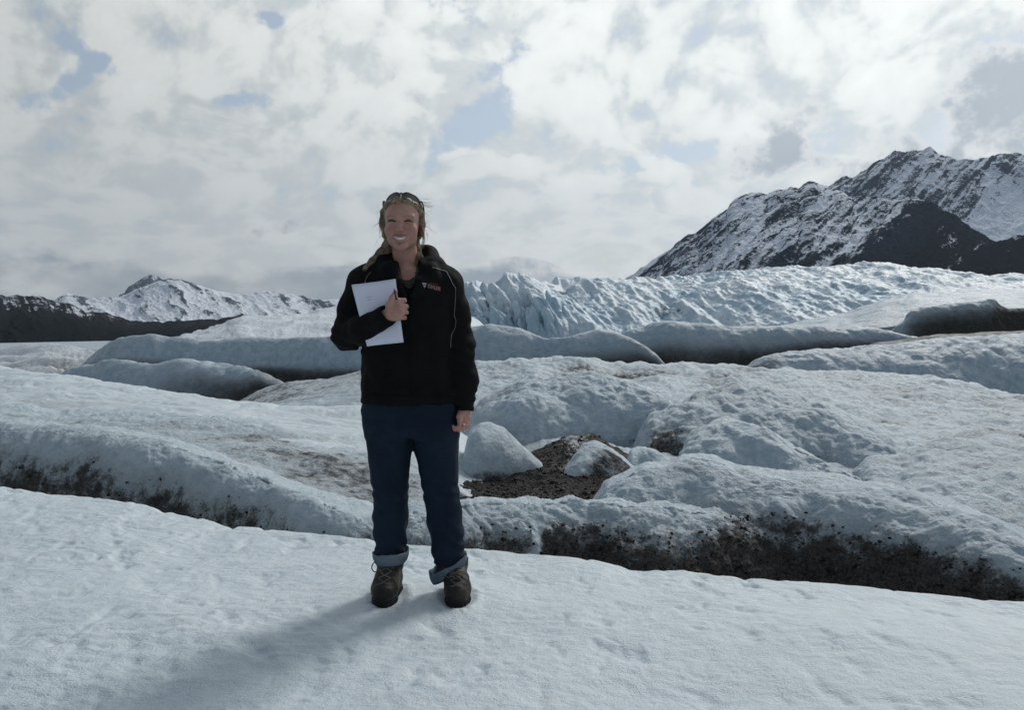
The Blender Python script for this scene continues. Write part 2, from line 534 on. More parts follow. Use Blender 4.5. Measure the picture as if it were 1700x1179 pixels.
# near left: long rounded bank across the gully
ridge('ice_bank', 'long rounded ice bank with dirty flank at the left, just behind the foreground snow',
      [(-500, 690, 10), (-200, 690, 8.4), (0, 702, 7.3), (150, 712, 6.9), (270, 733, 6.5), (381, 771, 6.0), (449, 798, 5.7), (516, 829, 5.4), (561, 847, 5.2), (619, 861, 5.1), (690, 868, 5.0), (760, 866, 4.95), (800, 868, 4.9)],
      [(-500, 800, 7.4), (0, 838, 6.0), (270, 868, 5.4), (450, 905, 5.0), (619, 925, 4.75), (800, 935, 4.6)],
      M_ICE, 2.2, 130, (1.6, 0.7), 0.8, [(0.9, 0.05, 3, 'fbm', ONE), (0.22, 0.022, 4, 'billow', ONE)],
      lambda u, x, p, s: sstep(u, 0.88, 0.0) * (0.80 - 0.30 * sstep(x, 250, 520)) - 0.02 - 3.0 * s + 0.25 * sstep(x, 560, 720) * sstep(u, 0.75, 0.3), steep=0.8)
# slopes behind it on the left
ridge('ice_slope', 'low wavy snow swell between the dirty bank and the broad slope at the left',
      [(-500, 640, 13), (0, 668, 10.2), (90, 690, 9.6), (170, 684, 9.4), (260, 686, 9.0), (340, 690, 8.7), (430, 703, 8.4), (520, 728, 8.0), (600, 752, 7.6), (690, 775, 7.2), (780, 800, 7.0)],
      [(-500, 740, 9.2), (0, 735, 7.6), (270, 770, 6.7), (450, 820, 6.0), (619, 870, 5.4), (780, 880, 5.3)],
      M_ICE, 2.4, 110, (1.4, 0.5), 0.45, [(1.6, 0.13, 3, 'fbm', (0.6, 1.5, 1)), (0.35, 0.03, 4, 'billow', ONE)],
      lambda u, x, p, s: 0.24 - 1.3 * s + 0.20 * sstep(x, 250, 560) - 0.2 * sstep(x, 150, 0) - 0.25 * sstep(u, 0.8, 1.0))
ridge('ice_slope', 'broad white slope crossing behind the person to the left edge of the glacier view',
      [(-500, 590, 20), (0, 609, 15), (91, 620, 14), (182, 638, 13.2), (292, 652, 12.6), (401, 667, 12), (474, 676, 11.6), (598, 680, 11.2), (700, 690, 10.8), (800, 705, 10.2)],
      [(-500, 660, 13), (0, 700, 9.8), (200, 715, 8.9), (400, 725, 8.2), (600, 770, 7.4), (800, 810, 7.0)],
      M_SNOW, 2.4, 110, (2.0, 1.0), 0.35, [(2.4, 0.17, 3, 'fbm', (0.55, 1.4, 1)), (0.5, 0.032, 4, 'billow', ONE)],
      lambda u, x, p, s: 0.10 - 1.2 * s * sstep(u, 1.0, 0.7) + 0.12 * gauss(u, 0.35, 0.25))
# small dirty tongue and the long smooth wall farther left
ridge('ice_tongue', 'low grey tongue of ice with brown foot, left of the person below the long ice wall',
      [(40, 640, 27), (91, 617, 27), (146, 601, 26.5), (182, 596, 26), (255, 605, 25), (328, 599, 24), (383, 603, 23.5), (412, 610, 23), (445, 624, 22.5), (500, 650, 22), (560, 680, 22)],
      [(40, 650, 25), (150, 640, 23.5), (250, 655, 22), (330, 668, 21), (420, 676, 20), (560, 690, 20)],
      M_ICE_FAR, 2.2, 70, (1.6, 1.0), 0.85, [(2.6, 0.20, 4, 'fbm', ONE), (0.7, 0.05, 3, 'billow', ONE)],
      lambda u, x, p, s: sstep(u, 0.85, 0.1) * (0.15 + 0.75 * sstep(x, 200, 420)) + 0.4 * sstep(x, 395, 440), steep=0.9)
ridge('ice_slope', 'patchy silt-stained snow rise left of the person at waist height',
      [(330, 690, 20), (420, 655, 20), (480, 636, 20), (540, 628, 19.5), (600, 617, 19), (700, 606, 18.5), (800, 606, 18)],
      [(330, 695, 17), (480, 690, 15.5), (600, 700, 14.5), (800, 700, 14)],
      M_ICE, 2.4, 70, (2, 1.0), 0.5, [(1.8, 0.15, 4, 'fbm', ONE), (0.4, 0.03, 3, 'billow', ONE)],
      lambda u, x, p, s: 0.42 - 0.9 * s - 0.35 * sstep(u, 0.6, 0.2) + 0.1 * sstep(x, 480, 400))
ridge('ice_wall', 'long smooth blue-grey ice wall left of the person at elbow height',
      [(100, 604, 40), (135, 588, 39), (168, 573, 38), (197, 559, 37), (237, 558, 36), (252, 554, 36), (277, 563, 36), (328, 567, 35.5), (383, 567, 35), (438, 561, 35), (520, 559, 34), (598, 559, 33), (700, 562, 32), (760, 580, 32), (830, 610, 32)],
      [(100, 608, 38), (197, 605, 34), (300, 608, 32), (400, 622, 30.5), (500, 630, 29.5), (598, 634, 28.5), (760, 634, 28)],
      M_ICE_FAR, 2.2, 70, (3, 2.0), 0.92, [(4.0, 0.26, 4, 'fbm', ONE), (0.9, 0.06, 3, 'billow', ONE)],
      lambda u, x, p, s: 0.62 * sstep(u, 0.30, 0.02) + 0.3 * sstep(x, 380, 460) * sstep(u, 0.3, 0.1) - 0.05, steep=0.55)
ridge('snow_field', 'bright snow flats at the left edge below the dark wooded slope',
      [(-600, 560, 95), (-200, 586, 75), (0, 583, 66), (36, 574, 66), (73, 567, 66), (109, 571, 64), (140, 580, 62), (200, 575, 60), (260, 575, 60)],
      [(-600, 630, 40), (0, 625, 34), (140, 625, 32), (260, 625, 32)],
      M_SNOW_FAR, 3, 70, (5, 3.0), 0.3, [(6.0, 0.7, 4, 'billow', (0.5, 1.5, 1))],
      lambda u, x, p, s: 0.18 - 0.35 * s + 0.3 * gauss(u, 0.3, 0.15))

# right of the person: two smooth walls, the brown overhang and a pale swell
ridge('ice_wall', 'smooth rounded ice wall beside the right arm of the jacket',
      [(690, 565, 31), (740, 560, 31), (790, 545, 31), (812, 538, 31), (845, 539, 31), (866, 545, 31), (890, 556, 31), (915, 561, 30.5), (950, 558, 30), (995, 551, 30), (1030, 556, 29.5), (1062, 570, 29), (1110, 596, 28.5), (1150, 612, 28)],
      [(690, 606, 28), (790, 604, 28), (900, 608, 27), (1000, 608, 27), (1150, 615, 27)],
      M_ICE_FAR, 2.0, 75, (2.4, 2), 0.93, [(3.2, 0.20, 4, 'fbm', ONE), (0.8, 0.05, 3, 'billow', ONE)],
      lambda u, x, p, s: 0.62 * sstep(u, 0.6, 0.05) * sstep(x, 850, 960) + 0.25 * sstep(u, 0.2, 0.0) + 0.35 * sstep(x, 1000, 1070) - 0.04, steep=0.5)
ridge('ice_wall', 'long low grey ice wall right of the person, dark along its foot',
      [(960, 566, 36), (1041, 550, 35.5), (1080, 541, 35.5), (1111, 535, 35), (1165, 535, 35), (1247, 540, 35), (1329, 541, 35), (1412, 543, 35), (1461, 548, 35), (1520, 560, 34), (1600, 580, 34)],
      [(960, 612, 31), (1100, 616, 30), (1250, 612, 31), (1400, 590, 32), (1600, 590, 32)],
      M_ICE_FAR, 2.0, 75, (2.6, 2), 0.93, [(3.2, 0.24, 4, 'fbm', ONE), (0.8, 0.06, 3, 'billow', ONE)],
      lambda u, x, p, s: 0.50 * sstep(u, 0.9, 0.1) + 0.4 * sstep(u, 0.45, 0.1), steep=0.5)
ridge('ice_wall', 'dark brown overhung ice wall at the right edge above the pale swell',
      [(1440, 556, 41), (1461, 543, 41), (1482, 525, 41), (1515, 511, 41), (1576, 504, 41), (1652, 494, 41), (1668, 509, 41), (1700, 509, 41), (1900, 505, 42), (2200, 515, 44)],
      [(1440, 566, 38.5), (1520, 572, 37.5), (1600, 566, 37), (1700, 566, 37), (2200, 566, 38)],
      M_ICE_FAR, 2.0, 75, (3, 2), 0.95, [(3.2, 0.28, 4, 'fbm', ONE), (0.8, 0.08, 3, 'billow', ONE)],
      lambda u, x, p, s: 0.12 + 0.75 * sstep(u, 0.85, 0.25) * sstep(x, 1470, 1540) + 0.55 * sstep(x, 1640, 1668) + 0.3 * gauss(x, 1475, 14), steep=0.45)
ridge('ice_slope', 'pale snowy crest above the dark overhung wall at the right edge',
      [(1200, 556, 56), (1329, 534, 55), (1412, 517, 54), (1465, 496, 53), (1515, 487, 53), (1618, 483, 53), (1700, 483, 53), (2000, 480, 56), (2300, 490, 60)],
      [(1200, 560, 44), (1400, 552, 42), (1500, 540, 42.5), (1700, 530, 42.5), (2300, 540, 44)],
      M_ICE_FAR, 2.2, 60, (5, 3), 0.5, [(5, 0.35, 4, 'fbm', ONE), (1.2, 0.06, 3, 'billow', ONE)],
      lambda u, x, p, s: 0.06 - 0.1 * s + 0.18 * sstep(u, 0.5, 0.1))
ridge('ice_slope', 'thin brown silty strip between the dark wall and the pale swell at the right',
      [(1380, 585, 33), (1450, 570, 33), (1560, 556, 34), (1640, 553, 34.5), (1700, 549, 35), (2200, 545, 36)],
      [(1380, 600, 30), (1700, 590, 30), (2200, 590, 31)],
      M_ICE_FAR, 2.4, 30, (3, 1), 0.4, [(2, 0.1, 3, 'fbm', ONE)], lambda u, x, p, s: 0.62 + 0 * u)
ridge('ice_swell', 'pale blue-grey swell of ice at the right, above the lumpy mounds',
      [(1180, 622, 27), (1239, 600, 27), (1288, 583, 27), (1350, 575, 27.5), (1453, 569, 28), (1535, 566, 28), (1618, 560, 28.5), (1700, 549, 29), (1900, 535, 31), (2300, 540, 34)],
      [(1180, 630, 25), (1300, 640, 23), (1450, 645, 22), (1600, 668, 21), (1700, 680, 20), (2300, 700, 21)],
      M_ICE_FAR, 2.0, 90, (3, 1.6), 0.8, [(3, 0.24, 4, 'fbm', ONE), (0.8, 0.08, 4, 'billow', ONE)],
      lambda u, x, p, s: 0.02 + 0.45 * sstep(x, 1330, 1250) * sstep(u, 0.9, 0.5) + 0.4 * sstep(u, 0.25, 0.05) - 0.5 * s, steep=1.1)

# lumpy field of mounds in the right middle
ridge('ice_slope', 'wide lumpy snow slope behind the rounded mounds right of the person',
      [(680, 612, 17), (793, 600, 17), (898, 599, 17), (965, 595, 17), (1009, 603, 17), (1092, 603, 17), (1158, 608, 17), (1219, 603, 17), (1313, 619, 16.5), (1451, 617, 16.5), (1534, 630, 16), (1617, 644, 15.5), (1700, 656, 15), (1900, 690, 14), (2300, 720, 14)],
      [(680, 800, 8.6), (793, 840, 7.8), (1000, 860, 7.2), (1300, 870, 7.0), (1500, 880, 6.7), (1700, 915, 6.1), (2300, 970, 5.6)],
      M_ICE, 2.0, 190, (2.5, 1.2), -0.45, [(1.7, 0.18, 3, 'fbm', ONE), (0.75, 0.075, 3, 'billow', ONE), (0.24, 0.030, 3, 'billow', ONE)],
      lambda u, x, p, s: 0.07 - 2.6 * s + 0.8 * sstep(x, 1000, 900) * sstep(u, 0.30, 0.12) + 0.12 * gauss(u, 0.9, 0.15))
ridge('ice_mound', 'rounded white mound nearest the person on the right, above the gravel hollow',
      [(735, 760, 11.2), (770, 700, 11.4), (800, 668, 11.5), (826, 652, 11.6), (871, 631, 11.7), (926, 617, 11.8), (981, 621, 11.7), (1036, 634, 11.5), (1081, 646, 11.2), (1114, 666, 10.8), (1135, 700, 10.2)],
      [(735, 790, 9.4), (800, 800, 8.8), (900, 792, 8.9), (950, 750, 9.3), (1000, 735, 9.6), (1060, 730, 9.6), (1135, 715, 9.8)],
      M_ICE, 2.0, 150, (1.6, 0.9), 0.75, [(1.4, 0.13, 2, 'fbm', ONE), (0.75, 0.075, 3, 'billow', ONE), (0.24, 0.030, 3, 'billow', ONE)],
      lambda u, x, p, s: 0.06 - 3.2 * s + 0.5 * sstep(u, 0.35, 0.0) * sstep(x, 980, 880) + 0.22 * sstep(x, 900, 830) * sstep(u, 0.7, 0.9), steep=1.05)
ridge('ice_mound', 'large rounded white mound in the middle right with lumpy lower flank',
      [(1010, 775, 9.6), (1036, 730, 10), (1070, 697, 10.4), (1119, 671, 10.7), (1158, 647, 11), (1202, 631, 11.2), (1258, 633, 11.2), (1313, 646, 11), (1357, 668, 10.7), (1407, 686, 10.4), (1440, 703, 10.1), (1500, 745, 9.6), (1540, 780, 9.2)],
      [(1010, 790, 9), (1100, 792, 8.3), (1200, 800, 7.9), (1300, 805, 7.9), (1400, 805, 8.0), (1540, 800, 8.6)],
      M_ICE, 2.0, 160, (1.7, 0.9), 0.7, [(1.5, 0.14, 2, 'fbm', ONE), (0.75, 0.08, 3, 'billow', ONE), (0.24, 0.030, 3, 'billow', ONE)],
      lambda u, x, p, s: 0.08 - 3.0 * s + 0.40 * gauss(x, 1105, 55) * sstep(u, 0.75, 0.45) + 0.25 * sstep(u, 0.25, 0.0), steep=1.15)
ridge('ice_mound', 'low lump on the lower flank of the large middle right mound',
      [(1105, 790, 8.6), (1130, 752, 8.7), (1160, 716, 8.9), (1200, 697, 9), (1245, 702, 9), (1285, 722, 8.8), (1330, 745, 8.5), (1400, 775, 8.1), (1450, 805, 7.8)],
      [(1105, 800, 8.0), (1200, 805, 7.7), (1300, 812, 7.6), (1450, 815, 7.6)],
      M_ICE, 2.0, 100, (1.0, 0.6), 0.75, [(0.9, 0.08, 2, 'fbm', ONE), (0.55, 0.06, 3, 'billow', ONE), (0.24, 0.030, 3, 'billow', ONE)],
      lambda u, x, p, s: 0.03 - 3.4 * s + 0.3 * sstep(u, 0.2, 0.0), steep=0.95)
ridge('ice_mound', 'low silt-streaked mound at the right edge of the lumpy field',
      [(1380, 800, 8.4), (1440, 775, 8.6), (1495, 760, 8.8), (1545, 731, 9.1), (1589, 716, 9.3), (1645, 704, 9.5), (1700, 713, 9.4), (1800, 735, 9.2), (2000, 790, 8.6), (2300, 850, 8)],
      [(1380, 820, 7.6), (1500, 840, 7.0), (1650, 890, 6.3), (1800, 930, 5.9), (2300, 990, 5.6)],
      M_ICE, 2.0, 130, (1.4, 0.7), 0.55, [(1.4, 0.14, 2, 'fbm', ONE), (0.75, 0.07, 3, 'billow', ONE), (0.24, 0.030, 3, 'billow', ONE)],
      lambda u, x, p, s: 0.15 - 3.0 * s + 0.22 * gauss(u, 0.97, 0.06) + 0.22 * gauss(x, 1420, 40))
# dirt hollow with loose stones, and the small ice blocks in it
ridge('gravel_hollow', 'dark hollow of wet silt and gravel between the small ice blocks right of the person',
      [(700, 760, 9.4), (760, 765, 9.2), (830, 770, 9.2), (900, 745, 9.3), (945, 722, 9.5), (985, 718, 9.5), (1010, 735, 9.2), (1060, 775, 8.6), (1110, 800, 8.2)],
      [(700, 850, 6.6), (800, 850, 6.4), (900, 850, 6.4), (1000, 845, 6.5), (1110, 830, 6.9)],
      M_SILT, 2.0, 90, (0.5, 0.3), 0.15, [(0.6, 0.05, 3, 'fbm', ONE), (0.12, 0.02, 3, 'billow', ONE)],
      lambda u, x, p, s: 0.95 + 0 * u - 0.25 * sstep(x, 800, 740) - 0.3 * gauss(x, 950, 25) * sstep(u, 0.2, 0.6))
ridge('ice_block', 'smooth pale block of ice beside the hanging hand',
      [(752, 800, 8.2), (766, 760, 8.3), (782, 720, 8.4), (797, 706, 8.45), (812, 703, 8.5), (837, 713, 8.5), (865, 741, 8.5), (890, 765, 8.4), (915, 785, 8.3), (935, 800, 8.2)],
      [(752, 805, 8.0), (790, 797, 7.8), (850, 793, 7.8), (935, 803, 8.0)],
      M_ICE, 1.8, 90, (0.9, 0.6), 0.9, [(0.8, 0.03, 2, 'fbm', ONE), (0.3, 0.012, 3, 'billow', ONE)],
      lambda u, x, p, s: -0.15 + 0.75 * sstep(u, 0.22, 0.02) + 0.22 * gauss(x, 875, 22) * sstep(u, 0.6, 0.2), smooth=14, steep=0.7)
ridge('ice_block', 'pointed ice block with dirt-covered right side standing in the gravel hollow',
      [(912, 812, 7.6), (930, 790, 7.7), (950, 760, 7.8), (968, 738, 7.9), (987, 728, 8.0), (1008, 738, 7.95), (1035, 760, 7.9), (1055, 778, 7.8), (1085, 805, 7.6)],
      [(912, 820, 7.4), (960, 824, 7.1), (1020, 824, 7.1), (1085, 815, 7.3)],
      M_ICE, 1.8, 90, (0.8, 0.5), 0.7, [(0.7, 0.04, 2, 'fbm', ONE), (0.2, 0.02, 3, 'billow', ONE)],
      lambda u, x, p, s: 0.9 * sstep(x + 55 * (1 - u), 985, 1030) * sstep(u, 0.97, 0.86) + 0.35 * sstep(u, 0.3, 0.0), smooth=14, steep=0.8)
ridge('ice_block', 'small rounded snow lump right of the pointed ice block',
      [(1025, 775, 8.4), (1045, 750, 8.5), (1063, 742, 8.6), (1086, 747, 8.5), (1110, 765, 8.4), (1135, 790, 8.2)],
      [(1025, 790, 8.1), (1080, 792, 8.0), (1135, 800, 8.0)],
      M_ICE, 1.8, 60, (0.7, 0.5), 0.85, [(0.6, 0.03, 2, 'fbm', ONE), (0.25, 0.02, 3, 'billow', ONE)],
      lambda u, x, p, s: -0.05 + 0.5 * sstep(u, 0.3, 0.0), smooth=14, steep=0.9)
# the near right bank, upper roll and lower dirty apron
ridge('ice_bank', 'long near ice bank at the right with clean upper roll and dirty foot, behind the foreground snow',
      [(930, 850, 5.9), (970, 824, 6.0), (1009, 802, 6.0), (1064, 777, 6.1), (1092, 776, 6.1), (1119, 771, 6.1), (1141, 757, 6.2), (1180, 760, 6.1), (1230, 776, 6.0), (1313, 793, 5.8), (1396, 804, 5.6), (1479, 812, 5.4), (1562, 834, 5.2), (1645, 867, 4.95), (1700, 895, 4.8), (1900, 960, 4.5), (2300, 1020, 4.3)],
      [(930, 900, 5.1), (1100, 930, 4.75), (1241, 975, 4.45), (1451, 1005, 4.25), (1700, 1035, 4.05), (2300, 1080, 3.9)],
      M_ICE, 2.0, 170, (1.2, 0.7), 0.8, [(0.9, 0.05, 3, 'fbm', ONE), (0.26, 0.03, 4, 'billow', ONE)],
      lambda u, x, p, s: (0.84 - 0.12 * sstep(x, 1250, 1000)) * sstep(u, 0.82, 0.12) + 0.36 * gauss(u, 0.80, 0.09) * gauss(x, 1170, 85) - 0.02 - 3.0 * s + 0.25 * gauss(u, 0.5, 0.1) * gauss(x, 1280, 70), steep=0.75)
ridge('ice_bank', 'low crumbly ice shelf behind the boots with gritty brown face',
      [(610, 858, 5.0), (690, 850, 5.0), (760, 840, 5.1), (799, 834, 5.2), (887, 834, 5.3), (948, 827, 5.4), (975, 834, 5.4), (1025, 835, 5.3), (1092, 838, 5.28), (1147, 845, 5.36), (1202, 856, 5.44), (1241, 864, 5.48), (1285, 884, 5.5), (1340, 905, 5.48), (1420, 945, 5.4), (1500, 985, 5.3)],
      [(610, 920, 4.6), (760, 930, 4.55), (887, 940, 4.5), (1025, 960, 4.4), (1147, 975, 4.35), (1300, 1000, 4.3), (1500, 1020, 4.25)],
      M_ICE, 1.8, 150, (0.7, 0.5), 0.72, [(0.6, 0.05, 3, 'fbm', ONE), (0.2, 0.035, 4, 'billow', ONE)],
      lambda u, x, p, s: 0.80 * sstep(u, 0.95, 0.14) * (0.85 + 0.15 * sstep(x, 860, 900)) + 0.25 * gauss(u, 0.8, 0.12) * sstep(x, 900, 820) - 0.02 - 3.2 * s - 0.75 * gauss(x, 893, 9) * sstep(u, 0.75, 0.5) + 0.6 * sstep(x, 1130, 1250), smooth=20, steep=0.75)

# loose stones in the hollow
rs = random.Random(3)
sv, sf = [], []
ico = [(0, 0, 1), (.89, 0, .45), (.28, .85, .45), (-.72, .53, .45), (-.72, -.53, .45), (.28, -.85, .45), (.72, .53, -.45), (-.28, .85, -.45), (-.89, 0, -.45), (-.28, -.85, -.45), (.72, -.53, -.45), (0, 0, -1)]
icf = [(0, 1, 2), (0, 2, 3), (0, 3, 4), (0, 4, 5), (0, 5, 1), (1, 6, 2), (2, 7, 3), (3, 8, 4), (4, 9, 5), (5, 10, 1), (6, 7, 2), (7, 8, 3), (8, 9, 4), (9, 10, 5), (10, 6, 1), (11, 7, 6), (11, 8, 7), (11, 9, 8), (11, 10, 9), (11, 6, 10)]
stone_spots = []
bpy.context.view_layer.update()
dg = bpy.context.evaluated_depsgraph_get()
hollow = bpy.data.objects['gravel_hollow']
for i in range(2400):
    px_, py_ = rs.uniform(765, 1010), rs.uniform(725, 838)
    ddx, ddy, ddz = pix_dir(px_, py_)
    v = Vector((float(ddx), float(ddy), float(ddz))).normalized()
    hit, loc, nrm, idx, ob, _ = scene.ray_cast(dg, Vector((0, 0, HC)), v)
    if hit and ob.name.startswith('gravel_hollow'):
        stone_spots.append(loc)
dirt_of = {}
for o_ in list(scene.objects):
    if o_.name.startswith('ice_bank'):
        at = np.zeros(len(o_.data.vertices), np.float32)
        o_.data.attributes['dirt'].data.foreach_get('value', at)
        dirt_of[o_.name] = at
for i in range(2200):
    px_, py_ = (rs.uniform(790, 1700), rs.uniform(850, 1002)) if i % 5 else (rs.uniform(0, 620), rs.uniform(730, 890))
    ddx, ddy, ddz = pix_dir(px_, py_)
    hit, loc, nrm, idx, ob, _ = scene.ray_cast(dg, Vector((0, 0, HC)), Vector((float(ddx), float(ddy), float(ddz))).normalized())
    if hit and ob.name in dirt_of and dirt_of[ob.name][ob.data.polygons[idx].vertices[0]] > rs.uniform(0.25, 0.75):
        stone_spots.append(loc)
for loc in stone_spots:
    s = min(0.045, 0.004 + rs.expovariate(1 / 0.0042))
    b0 = len(sv)
    ax = (rs.uniform(.7, 1.3), rs.uniform(.7, 1.3), rs.uniform(.5, .9)); an = rs.uniform(0, 6.28)
    for q in ico:
        r = s * rs.uniform(0.8, 1.2)
        x_, y_, z_ = q[0] * ax[0] * r, q[1] * ax[1] * r, q[2] * ax[2] * r
        sv.append((loc.x + x_ * math.cos(an) - y_ * math.sin(an), loc.y + x_ * math.sin(an) + y_ * math.cos(an), loc.z + z_ + 0.2 * s))
    sf += [(a + b0, b + b0, c + b0) for a, b, c in icf]
m, n, b = material('wet_gravel')
pos = n.n.new('ShaderNodeNewGeometry').outputs['Position']
n.put(b.inputs['Base Color'], n.mix(n.step(n.noise(pos, 22, 3), 0.35, 0.7), (0.014, 0.013, 0.012), (0.085, 0.078, 0.070)))
b.inputs['Roughness'].default_value = 0.7
b.inputs['Specular IOR Level'].default_value = 0.15
if sv:
    tag(new_obj('gravel', mesh_np('gravel', sv, sf, False), m), 'loose dark gravel lying in the silty hollow right of the person', kind='stuff')

# ------------------------------------------------------------------ glacier floor reaching to the horizon
ds = np.concatenate([np.linspace(0.5, 60, 60), np.geomspace(62, 26000, 70)])
an = np.linspace(0, 2 * np.pi, 361)
zf = np.interp(ds, [0, 5, 9, 16, 40, 150, 420, 1500, 3000, 26000], [-1.7, -1.7, -1.6, -1.7, -3.6, -9, -16, -170, -240, -260])
G = np.stack([ds[:, None] * np.sin(an)[None], ds[:, None] * np.cos(an)[None], zf[:, None] + 0 * an[None]], -1)
G[..., 2] += (0.02 * ds[:, None] * fbm((G / (ds[:, None, None] * 0.3)).reshape(-1, 3), 3).reshape(G.shape[:2])) * (ds[:, None] < 300) * (ds[:, None] > 9)
me = mesh_np('glacier_floor', G.reshape(-1, 3), grid_quads(*G.shape[:2], True), True, {'dirt': np.full(G.shape[0] * G.shape[1], 0.25)})
tag(new_obj('glacier_floor', me, M_ICE_FAR), 'dirty glacier floor running under the ridges to the far valley', kind='structure')

# ------------------------------------------------------------------ the icefall behind
icefall = ridge('icefall', 'broken pale blue glacier front stretching from the person to the right mountains',
      [(520, 530, 250), (580, 514, 255), (640, 500, 260), (700, 492, 260), (780, 486, 260), (830, 481, 260), (880, 476, 260), (930, 480, 270), (1000, 476, 280), (1040, 471, 290), (1100, 469, 300), (1150, 469, 300), (1200, 461, 300), (1250, 453, 300), (1300, 455, 300), (1340, 455, 300), (1400, 453, 300), (1470, 452, 300), (1550, 460, 300), (1620, 468, 300), (1700, 470, 300), (1900, 472, 310), (2300, 478, 320)],
      [(520, 566, 232), (640, 565, 236), (900, 566, 240), (1100, 560, 240), (1300, 552, 215), (1500, 545, 200), (2300, 540, 200)],
      M_BLUE, 1.6, 190, (60, 20), 0.25, [(45, 3.0, 3, 'fbm', ONE), (14, 3.6, 3, 'ridge', (1.1, 0.3, 0.12, 0.8), lambda x: 0.55 + 0.45 * sstep(x, 1080, 900)), (4.5, 1.1, 3, 'ridge', (1.0, 0.35, 0.18, 0.8), lambda x: 0.70 + 0.30 * sstep(x, 1080, 900)), (26, 1.8, 4, 'ridge', (1, 0.6, 1)), (3.0, 0.35, 2, 'ridge', ONE)],
      lambda u, x, p, s: 0.10 + 0.50 * gauss(u, 0.33, 0.16) * gauss(x, 1110, 80) + 0.36 * gauss(u, 0.5, 0.22) * gauss(x, 1400, 90) - 0.085 * s + 0.16 * gauss(u, 0.2, 0.16) - 0.25 * sstep(u, 0.8, 1.0) - 0.12 * sstep(x, 900, 780), smooth=16)  # dirt patches, and deep cracks darkened in colour as crevasse shade
ridge('snow_field', 'bright snow rise left of the person in front of the snowy mountain',
      [(240, 575, 170), (299, 560, 175), (328, 556, 180), (383, 540, 190), (401, 528, 195), (438, 527, 200), (474, 528, 205), (510, 525, 210), (529, 519, 215), (558, 517, 220), (650, 508, 226), (720, 512, 228), (790, 535, 226), (850, 560, 222)],
      [(240, 590, 70), (400, 575, 75), (560, 575, 80), (850, 580, 90)],
      M_SNOW_FAR, 1.8, 90, (40, 15), 0.3, [(30, 2.2, 3, 'fbm', ONE), (10, 0.9, 4, 'ridge', ONE)],
      lambda u, x, p, s: 0.12 - 0.16 * s)
# leaning blades of ice on the left half of the icefall
rs = random.Random(11)


def blade_mesh(k):
    r = random.Random(100 + k)
    nz, vs_, fs_ = 7, [], []
    wdt, thk = r.uniform(0.8, 1.1), r.uniform(0.28, 0.42)
    for i in range(nz):
        t = i / (nz - 1)
        s = (1 - t) ** 0.28 * 0.78 + 0.22
        ox, oy = r.uniform(-.05, .05), r.uniform(-.05, .05)
        for (ux, uy) in ((-1, -.4), (-.25, -1), (.75, -.8), (1, .3), (.2, 1), (-.8, .6)):
            vs_.append((ux * wdt * 0.5 * s * r.uniform(.85, 1.15) + ox, uy * thk * 0.5 * s * r.uniform(.85, 1.15) + oy, t + r.uniform(-.03, .03)))
    for i in range(nz - 1):
        for j in range(6):
            a, b2 = i * 6 + j, i * 6 + (j + 1) % 6
            fs_.append((a, b2, b2 + 6, a + 6))
    me_ = bpy.data.meshes.new('serac')
    me_.from_pydata(vs_, [], fs_ + [tuple(range((nz - 1) * 6, nz * 6))])
    at = me_.attributes.new('dirt', 'FLOAT', 'POINT')
    at.data.foreach_set('value', [0.16 - 0.2 * (v_[2]) for v_ in vs_])
    me_.materials.append(M_BLUE)
    return me_


blades = [blade_mesh(k) for k in range(8)]
bpy.context.view_layer.update()
dg = bpy.context.evaluated_depsgraph_get()
serac_rows = []
for i in range(85):
    px_ = rs.triangular(700, 1010, 850)
    py_ = rs.uniform(492, 556) if px_ < 980 else rs.uniform(480, 548)
    ddx, ddy, ddz = pix_dir(px_, py_)
    v = Vector((float(ddx), float(ddy), float(ddz))).normalized()
    # march the ray to the icefall mesh itself
    inv = icefall.matrix_world.inverted()
    ok, loc, nrm, idx = icefall.ray_cast(inv @ Vector((0, 0, HC)), v)
    if not ok: continue
    hpx = rs.uniform(30, 62) * (1 - 0.5 * sstep(px_, 880, 1000))
    h = hpx / FPX * loc.y
    o = bpy.data.objects.new('serac', rs.choice(blades))
    scene.collection.objects.link(o)
    o.parent = icefall
    o.location = loc - Vector((0, 0, h * 0.42))
    wd = h * rs.uniform(0.26, 0.5)
    o.scale = (wd, wd * rs.uniform(0.9, 1.6), h)
    o.rotation_euler = (rs.uniform(-.12, .2), rs.uniform(-.62, -.22) if px_ < 960 else rs.uniform(-.5, .3), rs.uniform(-.5, .9))


# ------------------------------------------------------------------ mountains
def mountain_material(name, snow, rock_a, rock_b, veg, scale):
    m, n, b = material(name)
    pos = n.n.new('ShaderNodeNewGeometry').outputs['Position']
    n1 = n.noise(pos, scale, 8, 0.65)
    n2 = n.noise(pos, scale * 6, 6, 0.65)
    f = n.math('ADD', n.attr('dirt'), n.math('ADD', n.math('MULTIPLY', n.math('SUBTRACT', n1, 0.5), 0.9), n.math('MULTIPLY', n.math('SUBTRACT', n2, 0.5), 0.9)))
    rock = n.mix(n.step(n2, 0.35, 0.65), rock_a, rock_b)
    rock = n.mix(n.attr('veg'), rock, veg)
    c = n.mix(n.step(f, 0.40, 0.62), rock, snow)
    n.put(b.inputs['Base Color'], c)
    b.inputs['Roughness'].default_value = 0.8
    b.inputs['Specular IOR Level'].default_value = 0.0
    n.put(b.inputs['Normal'], n.bump(n2, 0.7, 0.15 / scale))
    return m


